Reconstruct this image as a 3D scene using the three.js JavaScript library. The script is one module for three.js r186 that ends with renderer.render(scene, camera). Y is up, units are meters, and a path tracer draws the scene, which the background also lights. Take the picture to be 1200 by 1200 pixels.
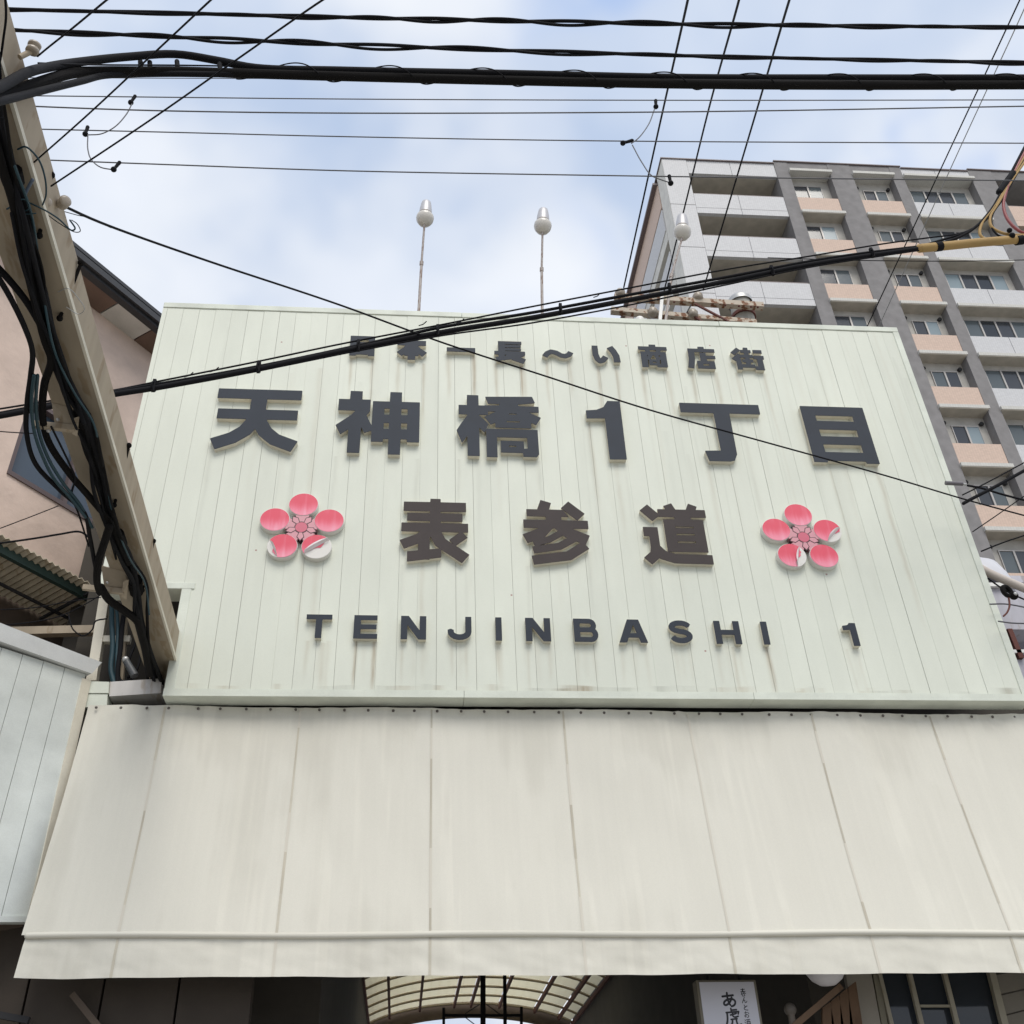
import * as THREE from 'three';
import { mergeGeometries } from 'three/addons/utils/BufferGeometryUtils.js';
import { RoundedBoxGeometry } from 'three/addons/geometries/RoundedBoxGeometry.js';

// ------------------------------------------------------------------ camera, sky, sun, exposure
const scene = new THREE.Scene();
const EYE = new THREE.Vector3(0, 1.55, 0);
const PITCH = 0.6325, YAW = 0.077, ROLL = -0.0221, FOC = 1209.83, CX = 560.75, CY = 577.95;
const camera = new THREE.PerspectiveCamera(2 * Math.atan(600 / FOC) * 180 / Math.PI, 1, 0.1, 600);
camera.position.copy(EYE);
camera.rotation.order = 'YXZ';
camera.rotation.set(PITCH, -YAW, ROLL);
camera.setViewOffset(1200, 1200, 600 - CX, 600 - CY, 1200, 1200);
camera.updateMatrixWorld();
const renderer = new THREE.WebGLRenderer({ antialias: true });
renderer.setSize(1024, 1024);
renderer.toneMapping = THREE.LinearToneMapping;
renderer.toneMappingExposure = 1.5;
renderer.shadowMap.enabled = true;

let seed = 12345;
const rnd = () => { seed = (seed * 1664525 + 1013904223) >>> 0; return seed / 4294967296; };
const hash = (i, j, k) => { let h = (i * 374761393 + j * 668265263 + k * 974634777) | 0; h = Math.imul(h ^ (h >>> 13), 1274126177); h ^= h >>> 16; return (h >>> 0) / 4294967296; };
const sm = t => t * t * (3 - 2 * t);
function noise(x, y, k = 0, wrap = 0) {
  const i = Math.floor(x), j = Math.floor(y), fx = sm(x - i), fy = sm(y - j);
  const w = n => wrap ? ((n % wrap) + wrap) % wrap : n;
  const a = hash(w(i), w(j), k), b = hash(w(i + 1), w(j), k), c = hash(w(i), w(j + 1), k), d = hash(w(i + 1), w(j + 1), k);
  return (a + (b - a) * fx) * (1 - fy) + (c + (d - c) * fx) * fy;
}
function fbm(x, y, k, o = 4, wrap = 0) { let s = 0, a = 0.5, n = 0; for (let i = 0; i < o; i++) { s += a * noise(x, y, k + i, wrap); n += a; x *= 2; y *= 2; wrap *= 2; a *= 0.5; } return s / n; }
const clamp = (t, a = 0, b = 1) => Math.min(b, Math.max(a, t));
const ss = (a, b, t) => sm(clamp((t - a) / (b - a)));

// a ray through a point of the photograph (1200 px), and where it meets a plane of the place
const CAMR = new THREE.Vector3(), CAMU = new THREE.Vector3(), CAMB = new THREE.Vector3();
camera.matrixWorld.extractBasis(CAMR, CAMU, CAMB);
const ray = (x, y) => CAMB.clone().negate().addScaledVector(CAMR, (x - CX) / FOC).addScaledVector(CAMU, -(y - CY) / FOC);
const at = (x, y, z) => { const d = ray(x, y); return d.multiplyScalar(z / d.z).add(EYE); };          // on the plane z
const atY = (x, y, Y) => { const d = ray(x, y); return d.multiplyScalar((Y - EYE.y) / d.y).add(EYE); }; // at height Y
const perPx = p => p.clone().sub(EYE).dot(CAMB) / -FOC;                                                // metres per photo pixel there

// overcast sky with thin places
const SUNDIR = new THREE.Vector3(0.12, 0.95, 0.72).normalize();
{
  const W = 1024, H = 512, data = new Float32Array(W * H * 4), blue = ray(1010, 10).normalize();
  for (let j = 0; j < H; j++) for (let i = 0; i < W; i++) {
    const th = ((i + 0.5) / W - 0.5) * 2 * Math.PI, ph = ((j + 0.5) / H - 0.5) * Math.PI;
    const y = Math.sin(ph), x = Math.cos(ph) * Math.cos(th), z = Math.cos(ph) * Math.sin(th);
    const h = Math.max(y, 0) + 0.35, px = x / h, pz = z / h;
    const n1 = fbm(px * 2.2 + 9, pz * 2.2 + 4, 1, 5), n2 = fbm(px * 5 + 3, pz * 5 + 7, 21, 5), n3 = fbm(px * 8 + 3, pz * 8 + 7, 41, 4);
    const cl = ss(0.36, 0.62, n2 * 0.6 + n3 * 0.25 + n1 * 0.15); let r = 0.63 + 0.2 * cl, g = 0.71 + 0.155 * cl, b = 0.85 + 0.075 * cl;
    const lit = (n1 - 0.5) * 0.42 + (n2 - 0.5) * 0.2 + (n3 - 0.5) * 0.28; r += lit * 0.95; g += lit * 0.8; b += lit * 0.5;
    const open = clamp(ss(0.46, 0.66, n2 * 0.55 + n3 * 0.45) * ss(0.3, 0.6, n1) * 0.35 + ss(0.945, 0.998, x * blue.x + y * blue.y + z * blue.z) * ss(0.47, 0.6, n2 * 0.5 + n3 * 0.5) * 1.1, 0, 0.85);
    const t = open; r += (0.27 - r) * t; g += (0.44 - g) * t; b += (0.8 - b) * t;
    const hz = ss(0.3, 0, y); r += (0.74 - r) * hz * 0.6; g += (0.77 - g) * hz * 0.6; b += (0.83 - b) * hz * 0.6;
    if (y < 0) { r = 0.32; g = 0.32; b = 0.31; }
    const o = (j * W + i) * 4, k = 0.71; data[o] = r * k; data[o + 1] = g * k; data[o + 2] = b * k; data[o + 3] = 1;
  }
  const t = new THREE.DataTexture(data, W, H, THREE.RGBAFormat, THREE.FloatType);
  t.mapping = THREE.EquirectangularReflectionMapping; t.magFilter = t.minFilter = THREE.LinearFilter; t.wrapS = THREE.RepeatWrapping; t.needsUpdate = true;
  scene.background = t; scene.environment = t;
}
const sun = new THREE.DirectionalLight(new THREE.Color(1, 0.95, 0.87), 1.5);
sun.position.copy(SUNDIR).multiplyScalar(80).add(new THREE.Vector3(8, 10, -18)); sun.target.position.set(8, 10, -18);
sun.castShadow = true; sun.shadow.radius = 60; sun.shadow.mapSize.set(2048, 2048);
Object.assign(sun.shadow.camera, { left: -45, right: 45, top: 45, bottom: -45, near: 1, far: 200 });
scene.add(sun, sun.target);

// ------------------------------------------------------------------ helpers
const V = (x, y, z) => new THREE.Vector3(x, y, z);
const used = {};
const numbered = n => { const k = used[n] = (used[n] ?? -1) + 1; return k ? n + '_' + String(k).padStart(3, '0') : n; };
function tag(o, label, category, group, kind) { if (label) o.userData.label = label; if (category) o.userData.category = category; if (group) o.userData.group = group; if (kind) o.userData.kind = kind; return o; }
function thing(name, label, category, group) { const g = new THREE.Group(); g.name = numbered(name); scene.add(g); return tag(g, label, category, group); }
function settle(g, base) {                                   // puts the group's origin at its base
  if (!base) { const b = new THREE.Box3().setFromObject(g); base = V((b.min.x + b.max.x) / 2, b.min.y, (b.min.z + b.max.z) / 2); }
  for (const c of g.children) c.position.sub(base); g.position.add(base); return g;
}
function merge(list) { return list.length === 1 ? list[0] : mergeGeometries(list.map(g => { const n = g.index ? g.toNonIndexed() : g; for (const k of Object.keys(n.attributes)) if (!['position', 'normal', 'uv'].includes(k)) n.deleteAttribute(k); return n; })); }
function part(name, geo, mat, parent) {
  const m = new THREE.Mesh(Array.isArray(geo) ? merge(geo) : geo, mat); m.name = name; m.castShadow = m.receiveShadow = true;
  if (parent) parent.add(m); else { m.name = numbered(name); scene.add(m); } return m;
}
function metric(g) {                                        // uv in metres from the dominant face axis
  g = g.index ? g.toNonIndexed() : g; const p = g.attributes.position, uv = new Float32Array(p.count * 2), a = V(), b = V(), c = V();
  for (let i = 0; i < p.count; i += 3) {
    a.fromBufferAttribute(p, i); b.fromBufferAttribute(p, i + 1); c.fromBufferAttribute(p, i + 2);
    const n = b.clone().sub(a).cross(c.clone().sub(a)), x = Math.abs(n.x), y = Math.abs(n.y), z = Math.abs(n.z);
    [a, b, c].forEach((q, k) => { const o = (i + k) * 2; if (z >= x && z >= y) { uv[o] = q.x; uv[o + 1] = q.y; } else if (x >= y) { uv[o] = q.z; uv[o + 1] = q.y; } else { uv[o] = q.x; uv[o + 1] = q.z; } });
  }
  g.setAttribute('uv', new THREE.BufferAttribute(uv, 2)); return g;
}
const box = (x0, x1, y0, y1, z0, z1) => metric(new THREE.BoxGeometry(Math.abs(x1 - x0), Math.abs(y1 - y0), Math.abs(z1 - z0)).translate((x0 + x1) / 2, (y0 + y1) / 2, (z0 + z1) / 2));
const rbox = (x0, x1, y0, y1, z0, z1, r = 0.008) => metric(new RoundedBoxGeometry(Math.abs(x1 - x0), Math.abs(y1 - y0), Math.abs(z1 - z0), 1, r).translate((x0 + x1) / 2, (y0 + y1) / 2, (z0 + z1) / 2));
function hexa(q, d) {                                       // 4 corners in order, pushed along d: a slab
  const f = q.concat(q.map(p => p.clone().add(d))), idx = [[0, 1, 2, 3], [7, 6, 5, 4], [1, 0, 4, 5], [2, 1, 5, 6], [3, 2, 6, 7], [0, 3, 7, 4]], pos = [];
  const n = q[1].clone().sub(q[0]).cross(q[2].clone().sub(q[0])).dot(d) > 0;
  for (const [a, b, c, e] of idx) for (const k of (n ? [a, c, b, a, e, c] : [a, b, c, a, c, e])) pos.push(f[k].x, f[k].y, f[k].z);
  const g = new THREE.BufferGeometry(); g.setAttribute('position', new THREE.Float32BufferAttribute(pos, 3)); g.computeVertexNormals(); return metric(g);
}
function bar(a, b, w, h = w, up = V(0, 1, 0)) {             // rectangular bar from a to b
  const d = b.clone().sub(a).normalize(), s = d.clone().cross(up).normalize(), u = s.clone().cross(d), q = [];
  for (const [i, j] of [[-1, -1], [1, -1], [1, 1], [-1, 1]]) q.push(a.clone().addScaledVector(s, i * w / 2).addScaledVector(u, j * h / 2));
  return hexa(q, b.clone().sub(a));
}
function tube(pts, r, seg = 0, rad = 8) {                     // round cable with rounded ends
  const t = new THREE.TubeGeometry(new THREE.CatmullRomCurve3(pts, false, 'centripetal'), seg || Math.max(8, pts.length * 6), r, rad, false), e = p => new THREE.SphereGeometry(r, rad, 4).translate(p.x, p.y, p.z);
  return merge([t, e(pts[0]), e(pts[pts.length - 1])]);
}
function rod(a, b, r0, r1 = r0, rad = 12) {
  const d = b.clone().sub(a), L = d.length(), g = new THREE.CylinderGeometry(r1, r0, L, rad); g.translate(0, L / 2, 0);
  g.applyQuaternion(new THREE.Quaternion().setFromUnitVectors(V(0, 1, 0), d.normalize())); return g.translate(a.x, a.y, a.z);
}
function ball(p, r, sx = 1, sy = 1, sz = 1) { return new THREE.SphereGeometry(r, 12, 8).scale(sx, sy, sz).translate(p.x, p.y, p.z); }
function lathe(prof, p, axis, n = 24) {                     // profile of [radius, along] turned about an axis from p
  const g = new THREE.LatheGeometry(prof.map(([r, y]) => new THREE.Vector2(r, y)), n);
  g.applyQuaternion(new THREE.Quaternion().setFromUnitVectors(V(0, 1, 0), axis.clone().normalize())); return g.translate(p.x, p.y, p.z);
}

// ------------------------------------------------------------------ textures and materials
function tex(w, h, fn, rx = 1, ry = 1, srgb = true) {
  const d = new Uint8Array(w * h * 4);
  for (let j = 0; j < h; j++) for (let i = 0; i < w; i++) { const c = fn(i, j), o = (j * w + i) * 4; d[o] = clamp(c[0]) * 255; d[o + 1] = clamp(c[1]) * 255; d[o + 2] = clamp(c[2]) * 255; d[o + 3] = 255; }
  const t = new THREE.DataTexture(d, w, h, THREE.RGBAFormat); t.wrapS = t.wrapT = THREE.RepeatWrapping; t.repeat.set(rx, ry);
  t.magFilter = THREE.LinearFilter; t.minFilter = THREE.LinearMipmapLinearFilter; t.generateMipmaps = true; if (srgb) t.colorSpace = THREE.SRGBColorSpace; t.needsUpdate = true; return t;
}
const mottle = tex(512, 512, (i, j) => { const n = fbm(i / 64, j / 64, 3, 5, 8), f = hash(i, j, 9), v = 0.95 + (n - 0.5) * 0.16 + (f - 0.5) * 0.04; return [v, v, v * 0.99]; }, 0.5, 0.5);
const grain = tex(256, 256, (i, j) => { const v = fbm(i / 16, j / 16, 5, 4, 16); return [v, v, v]; }, 1.2, 1.2, false);
const weather = tex(512, 512, (i, j) => {                   // dull paint with vertical runs and specks
  const n = fbm(i / 16, j / 128, 31, 4, 32), m = fbm(i / 64, j / 64, 33, 4, 8), k = ss(0.62, 0.74, fbm(i / 16, j / 64, 37, 5, 32));
  const v = 0.95 + (n - 0.5) * 0.1 + (m - 0.5) * 0.06; return [v - k * 0.1, v - k * 0.13, v - k * 0.17];
}, 0.45, 0.45);
const rusty = tex(256, 256, (i, j) => { const k = ss(0.56, 0.7, fbm(i / 32, j / 32, 51, 5, 8)) * 0.8, v = 0.92 + (hash(i, j, 3) - 0.5) * 0.1; return [v * (1 - k * 0.45), v * (1 - k * 0.66), v * (1 - k * 0.78)]; }, 2, 2);
const tiles = tex(256, 256, (i, j) => { const a = i % 16 < 2 || j % 8 < 1, v = (a ? 0.9 : 0.97) + (hash(i >> 4, j >> 3, 7) - 0.5) * 0.04; return [v, v, v]; }, 0.62, 0.62);
const S = (r, g, b, rough = 0.6, o = {}) => new THREE.MeshStandardMaterial({ color: new THREE.Color().setRGB(r, g, b), roughness: rough, ...o });
const M = {
  trim: S(0.72, 0.755, 0.675, 0.6, { map: mottle }), face: S(0.017, 0.025, 0.041, 0.7, { map: mottle }), brown: S(0.05, 0.038, 0.037, 0.75, { map: mottle }),
  cream: S(0.76, 0.71, 0.6, 0.6, { map: mottle }), black: new THREE.MeshPhysicalMaterial({ color: new THREE.Color().setRGB(0.009, 0.009, 0.011), roughness: 0.8, specularIntensity: 0.3 }), blackDusty: new THREE.MeshPhysicalMaterial({ color: new THREE.Color().setRGB(0.013, 0.012, 0.012), roughness: 0.95, specularIntensity: 0.2, map: mottle, bumpMap: grain, bumpScale: 0.004 }), teal: S(0.012, 0.045, 0.06, 0.6),
  beam: S(0.41, 0.34, 0.25, 0.7, { map: weather }), beamDark: S(0.41, 0.34, 0.25, 0.7, { map: weather }), rust: S(0.6, 0.52, 0.42, 0.8, { map: rusty }), oxide: S(0.12, 0.04, 0.03, 0.8),
  steel: S(0.45, 0.45, 0.44, 0.45, { metalness: 0.5 }), white: S(0.78, 0.77, 0.74, 0.45), porcelain: S(0.36, 0.31, 0.25, 0.3), concrete: S(0.36, 0.35, 0.32, 0.85, { map: mottle }),
  pinkWall: S(0.74, 0.585, 0.505, 0.9, { map: mottle, bumpMap: grain, bumpScale: 0.003 }), darkEave: S(0.035, 0.036, 0.04, 0.5), soffitWhite: S(0.72, 0.7, 0.66, 0.7, { map: mottle }), soffitBrown: S(0.2, 0.13, 0.1, 0.8, { map: mottle }),
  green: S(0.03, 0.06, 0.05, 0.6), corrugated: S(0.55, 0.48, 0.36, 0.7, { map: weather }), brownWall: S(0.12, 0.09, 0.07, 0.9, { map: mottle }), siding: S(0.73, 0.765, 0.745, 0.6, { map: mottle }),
  glass: S(0.03, 0.035, 0.042, 0.06), glassDark: S(0.05, 0.055, 0.065, 0.12), glassCurtain: S(0.1, 0.12, 0.13, 0.12), glassBlind: S(0.24, 0.3, 0.33, 0.2), frame: S(0.42, 0.4, 0.38, 0.4, { metalness: 0.3 }),
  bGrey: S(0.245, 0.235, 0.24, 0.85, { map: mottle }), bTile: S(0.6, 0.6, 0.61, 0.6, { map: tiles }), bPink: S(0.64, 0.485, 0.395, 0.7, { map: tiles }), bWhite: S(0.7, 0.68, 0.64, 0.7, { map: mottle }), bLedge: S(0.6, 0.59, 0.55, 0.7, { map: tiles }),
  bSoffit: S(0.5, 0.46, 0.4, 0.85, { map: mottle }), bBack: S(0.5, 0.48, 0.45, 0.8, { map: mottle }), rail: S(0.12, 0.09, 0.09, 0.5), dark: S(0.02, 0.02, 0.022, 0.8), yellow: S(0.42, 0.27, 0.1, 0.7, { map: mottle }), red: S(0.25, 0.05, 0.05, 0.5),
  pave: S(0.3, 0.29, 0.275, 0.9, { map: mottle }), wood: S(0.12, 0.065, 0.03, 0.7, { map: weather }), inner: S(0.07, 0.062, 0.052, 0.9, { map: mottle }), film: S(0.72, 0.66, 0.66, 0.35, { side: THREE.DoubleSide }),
};

// ------------------------------------------------------------------ ground
tag(part('ground', new THREE.PlaneGeometry(600, 600).rotateX(-Math.PI / 2).translate(0, 0, -60), S(0.4, 0.385, 0.36, 0.92, { map: mottle })), 'pale grey paved street in front of the arcade gate', null, null, 'structure');

// ------------------------------------------------------------------ apartment block, far right
{
  const g = thing('apartment_building', 'tall grey apartment block with peach and white balcony panels behind the sign', 'building');
  const Z = -29, P = 2.87, TOP = 40.1, depth = -44;
  const column = (x0, x1, top = 42.66) => part('wall_column', box(x0, x1, 0, top, Z - 1.5, Z), M.bGrey, g);
  column(16.5, 17.13); column(19.07, 20.15); column(22.08, 22.62); column(25.95, 27.1); column(31.2, 32.4);
  part('roof_band', box(16.5, 22.62, 42.06, 42.66, Z - 1.5, Z - 0.02), M.bGrey, g); part('roof_band', box(25.95, 32.4, 42.06, 42.68, Z - 1.5, Z - 0.02), M.bGrey, g);
  part('coping', [box(11.1, 16.5, 42.5, 42.56, Z - 1.6, Z + 0.05), box(16.5, 22.65, 42.66, 42.72, Z - 1.6, Z + 0.05), box(22.65, 25.93, 42.56, 42.62, Z - 1.6, Z + 0.05), box(25.93, 32.5, 42.68, 42.74, Z - 1.6, Z + 0.05)], M.rail, g);
  part('corner_pier', box(11.16, 12.3, 0, 42.5, Z - 1.1, Z), M.bTile, g);
  part('pier_joint', [0, 1, 2, 3].map(k => box(11.155, 12.305, 39.2 - k * P, 39.23 - k * P, Z - 1.105, Z + 0.005)), M.bGrey, g);
  part('core_wall', [box(12.3, 32.4, 0, 42.4, depth, Z - 1.9), box(11.7, 12.3, 0, 42.4, depth, Z - 1.1)], M.bBack, g);
  part('roof', box(11.3, 32.4, 42.4, 42.52, depth, Z - 1.9), M.bGrey, g);
  part('bay_wall', [[17.13, 19.07], [20.15, 22.08], [22.62, 25.95]].map(([a, b]) => box(a, b, 0, 42.1, Z - 0.7, Z - 0.45)), M.bBack, g);
  const pane = (x0, x1, y0, y1, z, mat, w) => part('pane', box(x0, x1, y0, y1, z - 0.02, z), mat, w);
  const mats = [M.glassDark, M.glassCurtain, M.glass, M.glassBlind];
  function windowUnit(x0, x1, y0, y1, z, n, pick) {
    const fs = [box(x0, x1, y1 - 0.05, y1, z, z + 0.06), box(x0, x1, y0, y0 + 0.05, z, z + 0.06)], w = (x1 - x0) / n;
    for (let i = 0; i <= n; i++) { const x = x0 + w * i, h = i % n ? 0.035 : 0.03; fs.push(box(Math.max(x0, x - h), Math.min(x1, x + h), y0 + 0.05, y1 - 0.05, z, z + (i % n ? 0.075 : 0.06))); }
    const f = part('window', fs, M.frame, g);
    for (let i = 0; i < n; i++) pane(x0 + w * i + 0.02, x0 + w * (i + 1) - 0.02, y0 + 0.03, y1 - 0.03, z + 0.03 + (i % 2) * 0.01, mats[pick[i]], f);
  }
  for (let k = 0; k < 12; k++) {
    const t = TOP - P * k;
    if (k < 5) {                                            // white balconies beside the corner pier
      if (k === 0) for (const [a, b] of [[12.32, 14.36], [14.38, 16.49]]) part('parapet_panel', box(a, b, 41.55, 42.5, Z - 0.2, Z - 0.03), M.bTile, g);
      for (const [a, b] of [[12.32, 14.36], [14.38, 16.49]]) { part('balcony_panel', box(a, b, t - 1.02, t - 0.06, Z - 0.2, Z - 0.02), M.bTile, g); part('balcony_panel', box(a, b, t - 1.4, t - 1.045, Z - 0.2, Z - 0.02), M.bTile, g); }
      part('balcony_rail', [box(12.32, 16.49, t + 0.0, t + 0.05, Z - 0.13, Z - 0.07), ...[0, 1, 2, 3].map(i => box(12.4 + i * 1.34, 12.44 + i * 1.34, t - 0.06, t, Z - 0.12, Z - 0.08))], M.rail, g);
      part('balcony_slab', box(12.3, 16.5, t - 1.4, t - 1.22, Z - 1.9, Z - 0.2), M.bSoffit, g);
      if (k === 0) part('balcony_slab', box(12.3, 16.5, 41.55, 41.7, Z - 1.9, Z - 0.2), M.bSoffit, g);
    }
    for (const [a, b, kind] of [[17.13, 19.07, 0], [20.15, 22.08, 1]]) if (kind || k < 6) {
      part('spandrel_panel', box(a + 0.005, b - 0.005, t - 1.02, t, Z - 0.18, Z - 0.02), M.bPink, g);
      part('window_ledge', box(a - 0.02, b + 0.06, t - 1.18, t - 1.02, Z - 0.45, Z + 0.12), M.bLedge, g);
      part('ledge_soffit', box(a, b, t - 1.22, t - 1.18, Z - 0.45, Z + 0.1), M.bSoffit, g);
      if (k === 0) part('window_hood', box(a - 0.02, b + 0.06, 41.86, 42.02, Z - 0.45, Z + 0.16), M.bLedge, g);
      if (kind) {
        windowUnit(a + 0.5, b - 0.32, t - 0.1, t + 1.2, Z - 0.45, 2, k % 3 === 1 ? [1, 0] : [0, k % 2 ? 3 : 1]);
        for (const x of [a + 0.22, b - 0.2]) part('vent_cap', [lathe([[0.075, 0], [0.09, 0.12], [0.07, 0.15], [0, 0.15]], V(x, t + 1.3, Z - 0.45), V(0, -0.25, 1), 10)], M.dark, g);
      } else windowUnit(a + 0.2, b - 0.4, t - 0.1, t + 1.34, Z - 0.45, 2, [0, k === 1 ? 3 : 1]);
    }
    if (k < 9) {                                            // wide bay of white panels
      const a = 22.62, b = 25.95;
      for (const [p, q] of [[a + 0.005, 24.27], [24.29, b - 0.005]]) part('spandrel_panel', box(p, q, t - 1.04, t, Z - 0.18, Z - 0.02), M.bTile, g);
      part('window_ledge', box(a - 0.02, b + 0.06, t - 1.2, t - 1.04, Z - 0.45, Z + 0.12), M.bLedge, g);
      part('ledge_soffit', box(a, b, t - 1.24, t - 1.2, Z - 0.45, Z + 0.1), M.bSoffit, g);
      if (k === 0) { for (const [p, q] of [[a + 0.005, 24.27], [24.29, b - 0.005]]) part('parapet_panel', box(p, q, 42.02, 42.56, Z - 0.2, Z - 0.02), M.bTile, g); part('window_hood', box(a - 0.02, b + 0.06, 41.86, 42.0, Z - 0.45, Z + 0.16), M.bLedge, g); }
      windowUnit(a + 0.3, b - 0.32, t - 0.1, t + 1.36, Z - 0.45, 4, [[1, 0, 0, 1], [1, 0, 2, 3], [3, 0, 2, 3], [1, 2, 0, 1]][k % 4]);
    }
    if (k < 5) {                                            // last bay at the picture's edge
      part('balcony_panel', box(27.1, 31.2, t - 1.02, t, Z - 0.2, Z - 0.02), M.bPink, g); part('balcony_panel', box(27.1, 31.2, t - 1.4, t - 1.03, Z - 0.2, Z - 0.02), M.bPink, g);
      part('balcony_rail', box(27.1, 31.2, t + 0.05, t + 0.1, Z - 0.13, Z - 0.07), M.rail, g);
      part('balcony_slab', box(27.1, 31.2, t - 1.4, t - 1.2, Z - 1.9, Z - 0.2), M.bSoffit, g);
    }
  }
  // side wall towards the street on the left
  const X = 11.16;
  part('side_eave', box(X - 0.25, X + 0.5, 42.0, 42.14, depth, Z - 1.1), M.rail, g);
  part('side_wall', box(X - 0.04, X + 0.1, 40.4, 42.0, depth, Z - 1.14), M.bPink, g);
  for (let k = 0; k < 4; k++) {
    const t = 40.2 - k * P;
    part('side_balcony_panel', box(X - 0.06, X + 0.12, t - 1.45, t, depth, Z - 1.13), M.bTile, g);
    part('side_beam', box(X - 0.02, X + 0.3, t - 2.1, t - 1.46, depth, Z - 1.12), M.bWhite, g);
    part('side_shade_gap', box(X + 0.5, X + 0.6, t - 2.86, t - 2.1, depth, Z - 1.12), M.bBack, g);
  }
  part('side_pier', box(X - 0.01, X + 0.02, 0, 42.48, Z - 1.09, Z - 0.01), M.bWhite, g);
  settle(g, V(21.5, 0, -36));
}

// ------------------------------------------------------------------ pink house on the left
{
  const g = thing('pink_house', 'pink rendered house with dark eave behind the steel beam on the left', 'house');
  const P0 = V(-3.862, 12.964, -11.3), d = V(0.587, 0, -0.81), n = V(0.81, 0, 0.587);   // n: out of the wall, to the viewer
  const w = (s, y, o = 0) => V(P0.x + d.x * s + n.x * o, y, P0.z + d.z * s + n.z * o);
  const slab = (s0, s1, y0, y1, o0, o1) => hexa([w(s0, y0, o0), w(s1, y0, o0), w(s1, y1, o0), w(s0, y1, o0)], n.clone().multiplyScalar(o1 - o0));
  const ws = -1.602, we = -0.05, wy = 9.03, wt = 10.25;
  part('wall', [slab(-7, ws, 7.6, 12.3, -0.3, 0), slab(ws, we, 7.6, wy, -0.3, 0), slab(ws, we, wt, 12.3, -0.3, 0), slab(we, 5, 7.6, 12.3, -0.3, 0)], M.pinkWall, g);
  part('lower_wall', slab(-7, 5, 0, 7.6, -0.3, -0.02), M.brownWall, g);  // brown tone paints in the shade below the corrugated canopy
  const win = part('window', [slab(ws, we, wy, wy + 0.06, -0.14, 0.02), slab(ws, we, wt - 0.06, wt, -0.14, 0.0), slab(ws, ws + 0.05, wy + 0.06, wt - 0.06, -0.14, 0.0), slab(-0.79, -0.73, wy + 0.06, wt - 0.06, -0.13, -0.02), slab(we - 0.05, we, wy + 0.06, wt - 0.06, -0.14, 0.0)], M.rail, g);
  part('pane', slab(ws + 0.05, -0.79, wy + 0.06, wt - 0.06, -0.1, -0.09), S(0.06, 0.085, 0.12, 0.08), win);
  part('pane', slab(-0.73, we - 0.05, wy + 0.06, wt - 0.06, -0.12, -0.11), S(0.06, 0.085, 0.12, 0.08), win);
  part('eave_fascia', [slab(-7, 5, 12.22, 12.4, 0.36, 0.47), slab(-7, 5, 12.4, 12.46, 0.3, 0.52)], M.darkEave, g);
  part('gutter', slab(-7, 5, 12.27, 12.37, 0.47, 0.53), M.darkEave, g);
  for (let i = 0; i < 9; i++) { const s = -4.1 + i * 0.62; part('soffit_panel', slab(s, s + 0.6, 12.22, 12.26, 0.0, 0.36), i % 2 ? M.soffitWhite : M.soffitBrown, g); }
  part('roof', hexa([w(-7, 12.46, 0.5), w(5, 12.46, 0.5), w(5, 14.2, -4), w(-7, 14.2, -4)], V(0, -0.08, 0)), M.darkEave, g);
  const rib = []; const cs = new THREE.Shape();             // corrugated lean-to under the window
  const N = 120; for (let i = 0; i <= N; i++) cs.lineTo(i * 0.04, (i % 2) * 0.03); for (let i = N; i >= 0; i--) cs.lineTo(i * 0.04, (i % 2) * 0.03 - 0.012);
  const cg = new THREE.ExtrudeGeometry(cs, { depth: 0.86, bevelEnabled: false });
  const up = V(0, 1, 0), out = n.clone().setY(0.12).normalize(); // sheet runs from the wall outward
  cg.applyMatrix4(new THREE.Matrix4().makeBasis(d, out.clone().cross(d), out)); const cp = w(-3.3, 7.55, 0.0); cg.translate(cp.x, cp.y, cp.z);
  part('corrugated_canopy', metric(cg), M.corrugated, g);
  part('canopy_beam', bar(w(-3.3, 7.6, 0.7), w(1.4, 7.6, 0.7), 0.06, 0.1), M.green, g);
  part('canopy_purlin', bar(w(-3.3, 7.5, 0.28), w(1.4, 7.5, 0.28), 0.025, 0.03), M.darkEave, g);
  for (const s of [-1.9, -0.7, 0.5]) part('canopy_rafter', bar(w(s, 7.49, 0.02), w(s, 7.58, 0.84), 0.03, 0.03), M.darkEave, g);
  settle(g, V(-5, 0, -10.5));
}

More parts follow.
